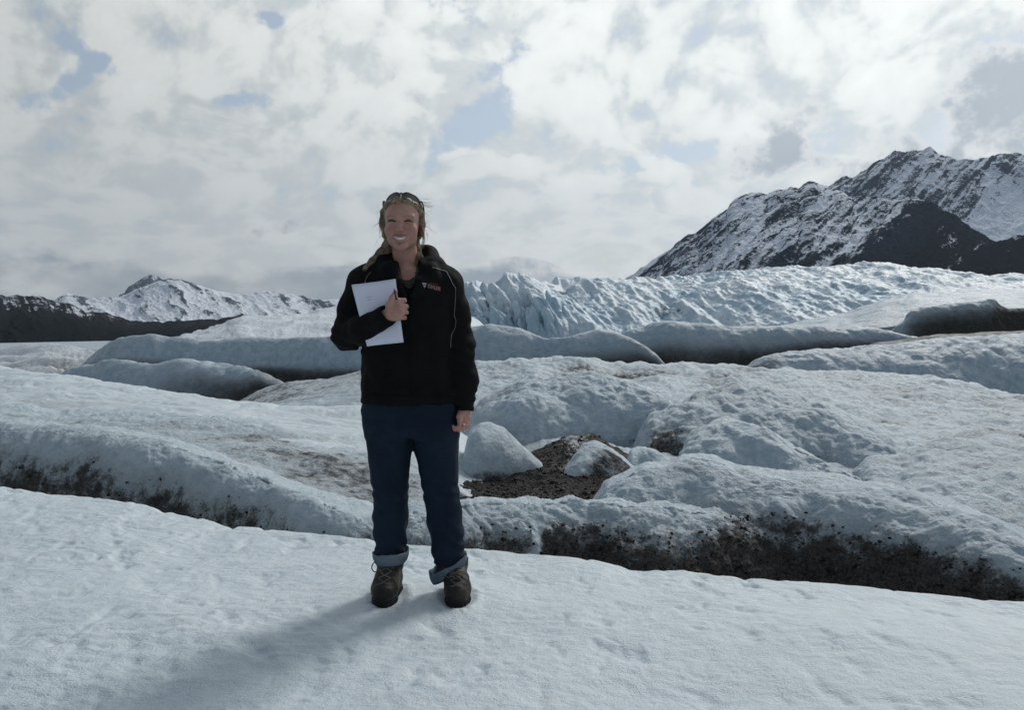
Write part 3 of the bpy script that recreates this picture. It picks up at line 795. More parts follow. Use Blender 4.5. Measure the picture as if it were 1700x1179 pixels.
M_RIGHT = mountain_material('snowy_dark_rock', (0.74, 0.79, 0.86), (0.010, 0.013, 0.022), (0.028, 0.033, 0.048), (0.013, 0.010, 0.011), 0.012)
M_LEFT = mountain_material('snowy_pale_rock', (0.74, 0.78, 0.83), (0.045, 0.055, 0.075), (0.08, 0.09, 0.11), (0.03, 0.035, 0.035), 0.005)
M_FOREST = mountain_material('wooded_slope', (0.55, 0.6, 0.66), (0.016, 0.017, 0.018), (0.028, 0.028, 0.028), (0.011, 0.013, 0.013), 0.02)


def mountain(name, label, crest, toe, mat, snowf, step=1.5, rows=230, back=2500, amp=90, wl=600, spur=(0.8, 0.0), crest_amp=10, smooth=8, vegf=None, oct=6, streak=0.42):
    """spur: (slope of the spurs across the face, sharpness stretch down the face)"""
    X = np.arange(crest[0][0], crest[-1][0] + step, step)
    cy, cD = curve(crest, X, smooth)
    ty, tD = curve(toe, X, 40)
    C = np.stack(pix(X, cy, cD), -1); T = np.stack(pix(X, ty, tD), -1)
    jag = crest_amp * fbm(np.stack([X * 0.035, 0 * X + 2, 0 * X], -1), 6, 0.62, 'ridge') - crest_amp * 0.35
    a = np.linspace(0, 1, rows)
    P = T[None] + (C - T)[None] * np.stack([a, a, a ** 1.15], -1)[:, None, :]
    P[..., 2] += jag[None] * (a ** 9)[:, None]
    ab = np.linspace(0, 1, 25)[1:]
    C = P[-1].copy()
    od = C.copy(); od[:, 2] = 0; od /= np.linalg.norm(od, axis=1)[:, None]
    bk = C[None] + od[None] * (ab * back)[:, None, None]
    bk[..., 2] -= (ab * (C[:, 2].max() + 250))[:, None]
    U = np.concatenate([a, 1 + ab])[:, None] + 0 * X[None]
    XX = np.repeat(X[None], U.shape[0], 0)
    P = np.concatenate([P, bk], 0)
    N = normals_of(P)
    lat = P[..., 0] / P[..., 1] * cD.mean() + spur[0] * P[..., 2]                # sheared so that the spurs lean
    q = np.stack([lat / wl, P[..., 2] / wl * spur[1], 0.25 * P[..., 1] / wl], -1).reshape(-1, 3)
    q = q + 0.22 * np.stack([perlin(P.reshape(-1, 3) / wl * 0.8 + 4), perlin(P.reshape(-1, 3) / wl * 0.8 + 9), 0 * q[:, 0]], -1)
    r = fbm(q, oct, 0.55, 'ridge').reshape(XX.shape)
    r2 = fbm(P.reshape(-1, 3) / (wl * 0.35), 5, 0.55, 'ridge').reshape(XX.shape)
    fade = np.clip(1.0 - np.abs(U - 1) / 0.12, 0, 1) * 0.75
    dsp = amp * (r * 0.8 + 0.22 * r2) * (1 - fade)
    P = P + N * dsp[..., None]
    sn = snowf(np.clip(U, 0, 1), XX, P, r, r2)
    qs = np.stack([lat / (wl * 0.11), P[..., 2] / (wl * 0.11) * 0.22, 0.1 * P[..., 1] / wl], -1).reshape(-1, 3)
    qs = qs + 0.5 * np.stack([perlin(qs * 0.5 + 2), perlin(qs * 0.5 + 6), 0 * qs[:, 0]], -1)
    sn = sn + streak * fbm(qs, 4, 0.6).reshape(XX.shape)
    vg = vegf(np.clip(U, 0, 1), XX, P, r, r2) if vegf else 0 * XX
    me_ = mesh_np(name, P.reshape(-1, 3), grid_quads(*P.shape[:2]), True, {'dirt': np.clip(sn, -.5, 1.5).ravel(), 'veg': np.clip(vg, 0, 1).ravel()})
    return tag(new_obj(name, me_, mat), label, kind='structure')


mountain('mountain', 'jagged snow-streaked dark mountain right of the person, slopes falling to the left',
         [(1000, 500, 4600), (1045, 469, 4550), (1082, 439, 4500), (1115, 415, 4450), (1144, 391, 4400), (1165, 387, 4400), (1185, 369, 4350), (1214, 350, 4300), (1220, 336, 4300), (1247, 324, 4300), (1272, 326, 4250), (1288, 321, 4250), (1313, 316, 4200), (1329, 317, 4200), (1344, 305, 4200), (1371, 315, 4200), (1395, 321, 4150), (1412, 329, 4100), (1445, 331, 4050), (1480, 334, 4000), (1505, 331, 3950), (1519, 330, 3950), (1544, 340, 3900), (1576, 361, 3850), (1609, 382, 3800), (1651, 406, 3700), (1720, 440, 3600), (1850, 480, 3500)],
         [(1000, 520, 3900), (1200, 495, 3100), (1400, 490, 2700), (1600, 490, 2600), (1850, 500, 2600)],
         M_RIGHT,
         lambda u, x, p, r, r2: 0.73 - 0.25 * r - 0.10 * r2 - 0.30 * sstep(u, 0.45, 0.12) * sstep(x, 1180, 1400) - 0.40 * sstep(x + 150 * (1 - u), 1515, 1590) + 0.05 * sstep(u, 0.4, 0.8) - 0.15 * sstep(u, 0.3, 0.05),
         1.3, 240, 1500, 60, 320, (-0.95, 0.14), 14, 5,
         lambda u, x, p, r, r2: sstep(u, 0.5, 0.1) * sstep(x, 1250, 1450) + sstep(x, 1480, 1560))
mountain('mountain', 'highest snowy peak at the top right behind the dark mountain shoulder',
         [(1250, 420, 6700), (1340, 345, 6600), (1371, 315, 6500), (1404, 294, 6500), (1416, 296, 6500), (1453, 273, 6400), (1486, 253, 6400), (1511, 252, 6400), (1544, 246, 6400), (1568, 259, 6400), (1593, 267, 6300), (1626, 265, 6300), (1642, 262, 6300), (1667, 257, 6300), (1700, 257, 6300), (1760, 250, 6300), (1850, 275, 6300), (2000, 330, 6300), (2200, 400, 6300)],
         [(1250, 470, 5600), (1500, 440, 5200), (1700, 440, 5200), (2200, 460, 5200)],
         M_RIGHT,
         lambda u, x, p, r, r2: 0.66 - 0.15 * r - 0.16 * r2 + 0.30 * sstep(u, 0.55, 0.25) + 0.3 * sstep(x, 1560, 1680) * sstep(u, 0.8, 0.5),
         1.3, 200, 2000, 60, 460, (-0.7, 0.4), 18, 5)
mountain('hill', 'dark bare hillside at the right edge below the snowy peak',
         [(1540, 470, 3000), (1575, 440, 3000), (1609, 421, 3000), (1651, 406, 2950), (1679, 396, 2900), (1700, 391, 2900), (1800, 365, 2900), (1950, 370, 2900), (2200, 400, 2900)],
         [(1540, 490, 2400), (1700, 490, 2200), (2200, 495, 2200)],
         M_RIGHT, lambda u, x, p, r, r2: 0.16 - 0.2 * r + 0.2 * sstep(u, 0.7, 1.0), 1.6, 110, 1200, 25, 220, (0.5, 0.5), 8, 10, lambda u, x, p, r, r2: 0.9 + 0 * u)
mountain('mountain', 'snowy mountain with dark rock ribs on the left horizon',
         [(20, 520, 9000), (60, 510, 9000), (91, 500, 9000), (109, 489, 9000), (146, 497, 9000), (164, 496, 9000), (197, 495, 9000), (211, 490, 9000), (225, 483, 9000), (245, 476, 8800), (270, 466, 8700), (292, 465, 8600), (317, 472, 8600), (346, 481, 8600), (372, 486, 8600), (401, 491, 8700), (434, 484, 8800), (456, 488, 8800), (485, 491, 8900), (510, 496, 9000), (540, 500, 9000), (558, 497, 9000), (620, 505, 9000), (700, 500, 9000), (760, 512, 9000)],
         [(20, 555, 6800), (250, 560, 6500), (500, 550, 6600), (760, 545, 7000)],
         M_LEFT, lambda u, x, p, r, r2: 1.06 - 0.5 * sstep(r, 0.45, 1.0) - 0.14 * r2 - 0.1 * sstep(x, 420, 520) - 0.4 * sstep(u, 0.14, 0.02),
         1.2, 130, 3000, 60, 520, (0.9, 0.2), 12, 5)
mountain('mountain', 'small pale blue rocky summit peeking behind the left snowy mountain',
         [(180, 505, 11500), (211, 488, 11500), (219, 477, 11500), (237, 462, 11500), (250, 457, 11500), (270, 465, 11500), (300, 480, 11500), (330, 495, 11500)],
         [(180, 510, 10500), (330, 510, 10500)],
         M_LEFT, lambda u, x, p, r, r2: 0.55 - 0.2 * r - 0.15 * r2, 1.0, 70, 1500, 60, 400, (0.3, 0.6), 16, 4)
mountain('hill', 'dark wooded slope with snow patches at the left edge',
         [(-700, 470, 2300), (-200, 486, 2400), (0, 492, 2500), (29, 493, 2500), (69, 495, 2550), (88, 503, 2600), (120, 508, 2650), (146, 518, 2700), (182, 523, 2800), (219, 534, 2900), (255, 536, 3000), (292, 536, 3100), (330, 533, 3200), (365, 530, 3250), (401, 525, 3300), (430, 524, 3350), (520, 535, 3400)],
         [(-700, 640, 1500), (0, 600, 1600), (200, 590, 1800), (400, 575, 2200), (520, 560, 2600)],
         M_FOREST, lambda u, x, p, r, r2: 0.46 * sstep(u, 0.58, 0.85) * sstep(x, 330, 100) - 0.1 * r - 0.14 * r2 + 0.06, 1.5, 140, 900, 16, 140, (0.5, 0.6), 6, 8,
         lambda u, x, p, r, r2: sstep(u, 0.8, 0.4))

# ------------------------------------------------------------------ the person: surfaces grown from blended volumes
from mathutils import Matrix
DB = 3.48                                                # distance of the body's middle
MPP = DB / FPX                                           # metres per photo pixel there


def W(x, y, D):
    a, b, c = pix(x, y, D)
    return np.array([float(a), float(b), float(c)])


def smin(a, b, k):
    if k <= 0: return np.minimum(a, b)
    h = np.clip(0.5 + 0.5 * (b - a) / k, 0, 1)
    return b + (a - b) * h - k * h * (1 - h)


class Volume:
    """signed distance on a box grid whose spacing may vary along each axis"""
    def __init__(self, xs, ys, zs):
        self.ax = [np.asarray(v, np.float32) for v in (xs, ys, zs)]
        self.d = np.full([len(v) for v in self.ax], 1.0, np.float32)

    def sub(self, lo, hi):
        sl = []
        for a, l, h in zip(self.ax, lo, hi):
            i0 = max(0, int(np.searchsorted(a, l)) - 1); i1 = min(len(a), int(np.searchsorted(a, h)) + 1)
            if i1 <= i0: return None, None
            sl.append(slice(i0, i1))
        g = np.meshgrid(*[a[s] for a, s in zip(self.ax, sl)], indexing='ij')
        return tuple(sl), g

    def put(self, fn, lo, hi, k=0.0, cut=False, pad=0.05):
        sl, g = self.sub(np.array(lo) - pad, np.array(hi) + pad)
        if sl is None: return
        v = fn(*g)
        if cut: self.d[sl] = -smin(-self.d[sl], v, k)
        else: self.d[sl] = smin(self.d[sl], v, k)

    def ell(self, c, r, k=0.0, cut=False, rotx=0.0):
        c = np.array(c, float); r = np.array(r, float)

        def fn(x, y, z):
            px_, py_, pz_ = x - c[0], y - c[1], z - c[2]
            if rotx:
                co, si = math.cos(rotx), math.sin(rotx)
                py_, pz_ = co * py_ + si * pz_, -si * py_ + co * pz_
            k0 = np.sqrt((px_ / r[0]) ** 2 + (py_ / r[1]) ** 2 + (pz_ / r[2]) ** 2)
            k1 = np.sqrt((px_ / r[0] ** 2) ** 2 + (py_ / r[1] ** 2) ** 2 + (pz_ / r[2] ** 2) ** 2) + 1e-9
            return k0 * (k0 - 1) / k1
        m = r.max() if rotx else r
        self.put(fn, c - m, c + m, k, cut)

    def cone(self, a, b, ra, rb, k=0.0, cut=False, sy=1.0):
        """tapering limb from a to b; sy < 1 flattens it front to back"""
        a = np.array(a, float); b = np.array(b, float)

        def fn(x, y, z):
            ay, by = a[1] / sy, b[1] / sy
            dx_, dy_, dz_ = b[0] - a[0], by - ay, b[2] - a[2]
            L = dx_ * dx_ + dy_ * dy_ + dz_ * dz_ + 1e-12
            h = np.clip(((x - a[0]) * dx_ + (y / sy - ay) * dy_ + (z - a[2]) * dz_) / L, 0, 1)
            return (np.sqrt((x - a[0] - dx_ * h) ** 2 + (y / sy - ay - dy_ * h) ** 2 + (z - a[2] - dz_ * h) ** 2) - (ra + (rb - ra) * h)) * min(1, sy)
        m = max(ra, rb)
        self.put(fn, np.minimum(a, b) - m, np.maximum(a, b) + m, k, cut)

    def chain(self, pts, k=0.0, cut=False, sy=1.0):
        for (a, ra), (b, rb) in zip(pts, pts[1:]):
            self.cone(a, b, ra, rb, k, cut, sy)

    def stack(self, prof, k=0.0, power=2.2, cut=False):
        """closed tube whose elliptic section follows rows (z, cx, cy, rx, ry)"""
        pr = np.array(sorted(prof), float)

        def fn(x, y, z):
            cx = np.interp(z, pr[:, 0], pr[:, 1]); cy = np.interp(z, pr[:, 0], pr[:, 2])
            rx = np.interp(z, pr[:, 0], pr[:, 3]); ry = np.interp(z, pr[:, 0], pr[:, 4])
            q = (np.abs((x - cx) / rx) ** power + np.abs((y - cy) / ry) ** power) ** (1 / power)
            dd = (q - 1) * np.minimum(rx, ry)
            cap = np.maximum(pr[0, 0] - z, z - pr[-1, 0])
            return -smin(-dd, -cap, 0.012)
        m = pr[:, 3].max(); n_ = pr[:, 4].max()
        self.put(fn, (pr[:, 1].min() - m, pr[:, 2].min() - n_, pr[0, 0]), (pr[:, 1].max() + m, pr[:, 2].max() + n_, pr[-1, 0]), k, cut)

    def wrinkle(self, fn):
        g = np.stack(np.meshgrid(*self.ax, indexing='ij'), -1)
        near = np.abs(self.d) < 0.03
        self.d[near] += fn(g[near])

    def mesh(self, smooth=1):
        d_ = self.d; ax = self.ax
        ins = d_ < 0
        n = [len(a) - 1 for a in ax]
        cnt = np.zeros(n, np.int8)
        corners = [(i, j, k_) for i in (0, 1) for j in (0, 1) for k_ in (0, 1)]
        for (i, j, k_) in corners:
            cnt += ins[i:i + n[0], j:j + n[1], k_:k_ + n[2]]
        act = (cnt > 0) & (cnt < 8)
        I = np.argwhere(act)
        vid = np.full(n, -1, np.int32); vid[act] = np.arange(len(I))
        acc = np.zeros((len(I), 3)); num = np.zeros(len(I))
        for c0 in corners:
            for axis in range(3):
                if c0[axis]: continue
                c1 = list(c0); c1[axis] = 1
                A = I + np.array(c0); B = I + np.array(c1)
                v0 = d_[A[:, 0], A[:, 1], A[:, 2]]; v1 = d_[B[:, 0], B[:, 1], B[:, 2]]
                m_ = (v0 < 0) != (v1 < 0)
                t = v0[m_] / (v0[m_] - v1[m_])
                for q in range(3):
                    acc[m_, q] += ax[q][A[m_, q]] * (1 - t) + ax[q][B[m_, q]] * t
                num[m_] += 1
        V_ = acc / num[:, None]
        F = []
        for axis in range(3):
            o1, o2 = (axis + 1) % 3, (axis + 2) % 3
            s0 = [slice(None)] * 3; s1 = [slice(None)] * 3
            s0[axis] = slice(0, -1); s1[axis] = slice(1, None)
            a_, b_ = ins[tuple(s0)], ins[tuple(s1)]
            E = np.argwhere(a_ != b_)
            E = E[(E[:, o1] > 0) & (E[:, o2] > 0) & (E[:, o1] < n[o1]) & (E[:, o2] < n[o2])]
            up = ins[E[:, 0], E[:, 1], E[:, 2]]
            q = []
            for (p1, p2) in ((-1, -1), (0, -1), (0, 0), (-1, 0)):
                C_ = E.copy(); C_[:, o1] += p1; C_[:, o2] += p2
                q.append(vid[C_[:, 0], C_[:, 1], C_[:, 2]])
            q = np.stack(q, -1)
            q[~up] = q[~up][:, ::-1]
            F.append(q)
        F = np.concatenate(F)
        for _ in range(smooth):
            s_ = np.zeros_like(V_); c_ = np.zeros(len(V_))
            for k_ in range(4):
                a_, b_ = F[:, k_], F[:, (k_ + 1) % 4]
                np.add.at(s_, a_, V_[b_]); np.add.at(c_, a_, 1)
                np.add.at(s_, b_, V_[a_]); np.add.at(c_, b_, 1)
            V_ = 0.5 * V_ + 0.5 * s_ / np.maximum(c_, 1)[:, None]
        return V_, F


def rng_axis(*spans):
    """axis samples from (start, stop, step) spans in order"""
    out_ = []
    for a, b, s in spans:
        out_.append(np.linspace(a, b, max(2, int(round((b - a) / s)) + 1))[:-1])
    out_.append([spans[-1][1]])
    return np.concatenate(out_)


def refined(lo, hi, coarse, fine):
    """axis from lo to hi, coarse except inside the fine windows [(a, b, step)]"""
    pts, x = [], lo
    fine = sorted(fine)
    while x < hi:
        st = coarse
        for a, b, s in fine:
            if a - 1e-9 <= x < b: st = min(st, s)
            elif x < a < x + st: st = max(min(st, a - x), 0.002)
        pts.append(x); x += st
    pts.append(hi)
    return np.array(pts)


P0 = Vector((float(W(700, 1012, 3.42)[0]), 3.42, 0.0))
person = empty('person', P0)
tag(person, 'smiling person in black jacket and blue jeans holding white papers on the snow', 'person')
BASE = Matrix.Translation(-P0)


def part(name, mesh_, mat, parent=person):
    o = new_obj(name, mesh_, mat, parent)
    if parent is person: o.matrix_parent_inverse = BASE
    return o


# ---- cloth, skin and leather
def cloth(name, ca, cb, scale=180, rough=0.8, bump=0.0015, spec=0.25, sheen=0.0):
    m, n, b = material(name)
    pos = n.n.new('ShaderNodeNewGeometry').outputs['Position']
    n1 = n.noise(pos, 7, 5, 0.6); n2 = n.noise(pos, scale, 3, 0.6)
    c = n.mix(n.step(n1, 0.35, 0.65), ca, cb)
    n.put(b.inputs['Base Color'], c)
    b.inputs['Roughness'].default_value = rough
    b.inputs['Specular IOR Level'].default_value = spec
    b.inputs['Sheen Weight'].default_value = sheen
    n.put(b.inputs['Normal'], n.bump(n.math('ADD', n.math('MULTIPLY', n.noise(pos, 24, 4, 0.6), 3.0), n2), 0.7, bump))
    return m


M_JACKET = cloth('black_softshell', (0.0055, 0.0057, 0.0065), (0.0085, 0.0085, 0.009), 240, 0.8, 0.0016, 0.1)
M_JEANS = cloth('blue_denim', (0.0080, 0.0155, 0.030), (0.0115, 0.022, 0.040), 420, 0.85, 0.0014, 0.15)
M_CUFF = cloth('denim_inside', (0.10, 0.135, 0.17), (0.16, 0.20, 0.24), 420, 0.9, 0.002, 0.1)
M_SHIRT = cloth('olive_shirt', (0.05, 0.052, 0.042), (0.075, 0.076, 0.062), 300, 0.85)
M_BOOT = cloth('brown_boot_leather', (0.017, 0.0145, 0.012), (0.038, 0.032, 0.026), 90, 0.6, 0.003, 0.3)
M_SOLE = cloth('black_rubber', (0.012, 0.012, 0.012), (0.022, 0.021, 0.02), 120, 0.75)
M_LACE = cloth('grey_lace', (0.10, 0.095, 0.085), (0.17, 0.16, 0.145), 500, 0.8)
M_PIPING = cloth('pale_piping', (0.12, 0.11, 0.10), (0.30, 0.28, 0.26), 500, 0.6)
M_RED = cloth('red_thread', (0.16, 0.015, 0.02), (0.24, 0.03, 0.035), 600, 0.7)
M_WHITE = cloth('white_thread', (0.34, 0.32, 0.36), (0.42, 0.40, 0.44), 600, 0.7)
M_ZIP = cloth('zipper_tape', (0.006, 0.006, 0.007), (0.009, 0.009, 0.010), 600, 0.8, 0.001, 0.1)

M_SKIN, n, b = material('skin')
pos = n.n.new('ShaderNodeNewGeometry').outputs['Position']
c = n.mix(n.step(n.noise(pos, 30, 4), 0.35, 0.65), (0.39, 0.205, 0.165), (0.46, 0.255, 0.20))
c = n.mix(n.attr('blush'), c, (0.42, 0.155, 0.14))
c = n.mix(n.attr('lip'), c, (0.36, 0.115, 0.115))
c = n.mix(n.attr('lash_shade'), c, (0.05, 0.032, 0.025))  # dark hairs, plus brow and mouth shade painted into the skin
n.put(b.inputs['Base Color'], c)
b.inputs['Roughness'].default_value = 0.5
b.inputs['Subsurface Weight'].default_value = 0.12
b.inputs['Subsurface Radius'].default_value = (0.012, 0.004, 0.002)
b.inputs['Subsurface Scale'].default_value = 0.4
n.put(b.inputs['Normal'], n.bump(n.noise(pos, 500, 3), 0.3, 0.0006))

M_HAIR, n, b = material('blonde_hair')
pos = n.n.new('ShaderNodeNewGeometry').outputs['Position']
c = n.mix(n.step(n.noise(pos, 70, 3), 0.3, 0.7), (0.16, 0.12, 0.075), (0.36, 0.285, 0.19))
n.put(b.inputs['Base Color'], c)
b.inputs['Roughness'].default_value = 0.45
n.put(b.inputs['Normal'], n.bump(n.noise(n.vmath('MULTIPLY', pos, (1, 1, 0.25)), 260, 3), 0.8, 0.003))


def plain(name, col, rough=0.5, spec=0.5, metal=0.0, noise_amt=0.15, scale=40):
    m, n, b = material(name)
    pos = n.n.new('ShaderNodeNewGeometry').outputs['Position']
    c = n.mix(n.noise(pos, scale, 3), tuple(x * (1 - noise_amt) for x in col), tuple(min(1, x * (1 + noise_amt)) for x in col))
    n.put(b.inputs['Base Color'], c)
    b.inputs['Roughness'].default_value = rough
    b.inputs['Specular IOR Level'].default_value = spec
    b.inputs['Metallic'].default_value = metal
    return m


# ---- jacket
H = W(668.5, 370, DB - 0.01)                              # between the eyes' level, middle of the head
jv = Volume(np.arange(-0.80, -0.11, 0.0046), np.arange(3.16, 3.68, 0.0046), np.arange(0.70, 1.47, 0.0046))


def rowp(y, x, hw, dep, D=DB):
    q = W(x, y, D)
    return (q[2], q[0], q[1], hw * D / FPX, dep)


jv.stack([rowp(668, 679, 79, .128), rowp(640, 678, 77, .130), rowp(600, 678, 76, .132), rowp(560, 678, 76, .134), rowp(520, 678, 78, .135), rowp(485, 678, 80, .128), rowp(462, 677, 74, .112), rowp(447, 677, 56, .092), rowp(434, 677, 36, .074)], 0, 2.35)
SH_L, EL_L, WR_L = W(604, 470, DB), W(575, 558, DB - .05), W(641, 525, DB - .205)
SH_R, EL_R, WR_R = W(741, 472, DB), W(762, 572, DB + .01), W(770.5, 681, DB - .02)
sleeve_l = [(SH_L, .062), (W(588, 515, DB - .015), .061), (EL_L, .054), (W(604, 545, DB - .14), .050), (WR_L, .041)]
sleeve_r = [(SH_R, .060), (W(754, 520, DB + .005), .060), (EL_R, .059), (W(772, 630, DB), .050), (WR_R, .0375)]
for sl_ in (sleeve_l, sleeve_r):
    jv.chain(sl_, 0.028)
jv.cone(W(640, 452, DB + .01), SH_L, .06, .062, 0.04); jv.cone(W(714, 452, DB + .01), SH_R, .06, .06, 0.04)
# flat sleeve ends
jv.cone(W(641, 525, DB - .205), W(655, 514, DB - .235), .030, .034, 0.006, True)
jv.cone(W(771, 690, DB - .02), W(771, 672, DB - .02), .034, .028, 0.004, True)
jv.put(lambda x, y, z: z - WR_R[2] - 0.0, WR_R - [.06, .06, .06], WR_R + [.06, .06, -0.0], 0.004, True, 0.0)
# hood and collar: two soft rolls that meet behind the neck and run down to the zip
for s_, xs_ in ((-1, (648, 634, 645, 662)), (1, (708, 724, 716, 697))):
    jv.chain([(W(676, 417, DB + .10), .034), (W(xs_[0], 424, DB + .07), .036), (W(xs_[1], 440, DB + .01), .034), (W(xs_[2], 452, DB - .07), .027), (W(xs_[3], 470, DB - .122), .017), (W(678 + s_ * 7, 492, DB - .138), .010)], 0.018)
jv.chain([(W(640, 430, DB + .09), .045), (W(676, 436, DB + .125), .05), (W(712, 428, DB + .09), .042)], 0.03)
# neck opening and the V below it
jv.cone(W(676, 405, DB + .02), W(676, 462, DB - .01), .060, .050, 0.012, True)
jv.chain([(W(679, 432, DB - .06), .042), (W(679, 450, DB - .085), .036), (W(678.5, 472, DB - .120), .024), (W(678, 496, DB - .140), .009)], 0.008, True)


def jwr(p):
    q = p * np.array([10, 10, 7.5])
    fold = np.abs(perlin(q + 0.5 * np.stack([perlin(q * .8), perlin(q * .8 + 7), perlin(q * .8 + 3)], -1)))
    r_ = 0.011 * (fold - 0.25) + 0.0045 * perlin(p * 26)
    # gathered folds at elbows
    for e, am in ((EL_L, .006), (EL_R, .006), (W(770, 660, DB), .004)):
        g_ = np.exp(-((p - e) ** 2).sum(1) / 0.006)
        r_ += am * g_ * np.sin((p[:, 2] * 140 + p[:, 0] * 60) + 3 * perlin(p * 12))
    # waist band
    return r_


jv.wrinkle(jwr)
V_, F_ = jv.mesh(1)
jacket = part('jacket', mesh_np('jacket', V_, F_), M_JACKET)

# ---- shirt seen in the V
sv_ = Volume(np.arange(-0.60, -0.25, 0.006), np.arange(3.30, 3.62, 0.006), np.arange(1.05, 1.42, 0.006))
sv_.stack([rowp(560, 678, 60, .10), rowp(500, 678, 64, .104), rowp(470, 677, 60, .095), rowp(452, 677, 42, .078), rowp(440, 677, 30, .066)], 0)
sv_.cone(W(676, 420, DB + .0), W(677, 458, DB - .045), .052, .044, 0.006, True)
V_, F_ = sv_.mesh(1)
part('shirt', mesh_np('shirt', V_, F_), M_SHIRT)

# ---- jeans
jn = Volume(np.arange(-0.66, -0.13, 0.0046), np.arange(3.30, 3.68, 0.0046), np.arange(0.13, 0.95, 0.0046))
jn.stack([rowp(650, 679, 74, .112), rowp(680, 680, 79, .122), rowp(705, 682, 78, .124), rowp(722, 683, 74, .116)], 0, 2.3)
for rows_ in ([(700, 646, 40, .108, 0), (738, 646.5, 37.5, .100, 0), (770, 647, 34, .092, -.006), (802, 647.5, 30, .083, -.012), (830, 648, 29, .078, -.008), (860, 648, 29, .076, .0), (890, 648, 26.5, .072, .006), (925, 649, 23.5, .066, .008)],
              [(700, 722, 40, .108, 0), (738, 723.5, 37.5, .100, 0), (770, 727.5, 33, .092, -.004), (805, 730.5, 30, .083, -.010), (830, 734, 29.5, .078, -.008), (860, 738, 29.5, .077, 0), (890, 742, 28, .073, .006), (916, 745, 27, .070, .008), (946, 748, 27, .069, .008)]):
    jn.stack([(W(x, y, DB + dd)[2], W(x, y, DB + dd)[0], DB + dd, hw * MPP, dep) for (y, x, hw, dep, dd) in rows_], 0.022, 2.15)


def nwr(p):
    q = p * np.array([9, 9, 6.0])
    fold = np.abs(perlin(q + 0.6 * np.stack([perlin(q), perlin(q + 7), perlin(q + 3)], -1)))
    low = sstep(p[:, 2], 0.5, 0.2)
    r_ = 0.012 * (fold - 0.25) + 0.0035 * perlin(p * 24)
    r_ += low * 0.0042 * np.sin(p[:, 2] * 80 + 7 * perlin(p * 7) + p[:, 0] * 45 + p[:, 1] * 30)
    kn = np.exp(-((p[:, 2] - W(0, 815, DB)[2]) / 0.05) ** 2)
    r_ += kn * 0.003 * np.sin(p[:, 2] * 120 + p[:, 0] * 70 + 3 * perlin(p * 10))
    return r_


jn.wrinkle(nwr)
V_, F_ = jn.mesh(1)
jeans = part('jeans', mesh_np('jeans', V_, F_), M_JEANS)


def band(name, cx, cy, D, rx, ry, h, tilt_x, flare, seed, th=0.006, mat=M_CUFF, parent=jeans, lift=0.0, n_=72, rows_=7):
    """turned-up cuff: a loose double ring of cloth, wavy and tilted"""
    c0 = W(cx, cy, D)
    th_ = np.linspace(0, 2 * np.pi, n_, endpoint=False)
    wob = fbm(np.stack([np.cos(th_) * 1.4 + seed, np.sin(th_) * 1.4, 0 * th_], -1), 3)
    vs_ = []
    prof = [(0, 0), (.5, .35), (1, 0.9), (1, 1.0), (.72, 1.02), (0.4, .5), (0.0, .05)]
    prof = [(0.0, 0.0), (0.55, 0.25), (0.9, 0.6), (1.0, 1.0), (0.72, 1.06), (0.45, 0.7), (0.15, 0.3)]
    for (o_, u_) in prof:
        for t, wb in zip(th_, wob):
            rr = 1 + (flare * o_) + 0.09 * wb * (0.4 + u_)
            z_ = c0[2] - h * 0.5 + h * u_ + tilt_x * math.cos(t) + 0.012 * wb * u_ + lift * math.sin(t)
            vs_.append((c0[0] + rx * rr * math.cos(t), c0[1] + ry * rr * math.sin(t), z_))
    k_ = len(prof)
    fs_ = [(i * n_ + j, i * n_ + (j + 1) % n_, ((i + 1) % k_) * n_ + (j + 1) % n_, ((i + 1) % k_) * n_ + j) for i in range(k_) for j in range(n_)]
    me_ = mesh_np(name, vs_, fs_)
    o = new_obj(name, me_, mat, parent)
    return o


cuff = band('cuff', 649, 925, DB, .060, .068, .050, .004, .26, 1.0)
cuff2 = band('cuff', 745, 944, DB + .005, .066, .072, .048, .040, .20, 5.0)

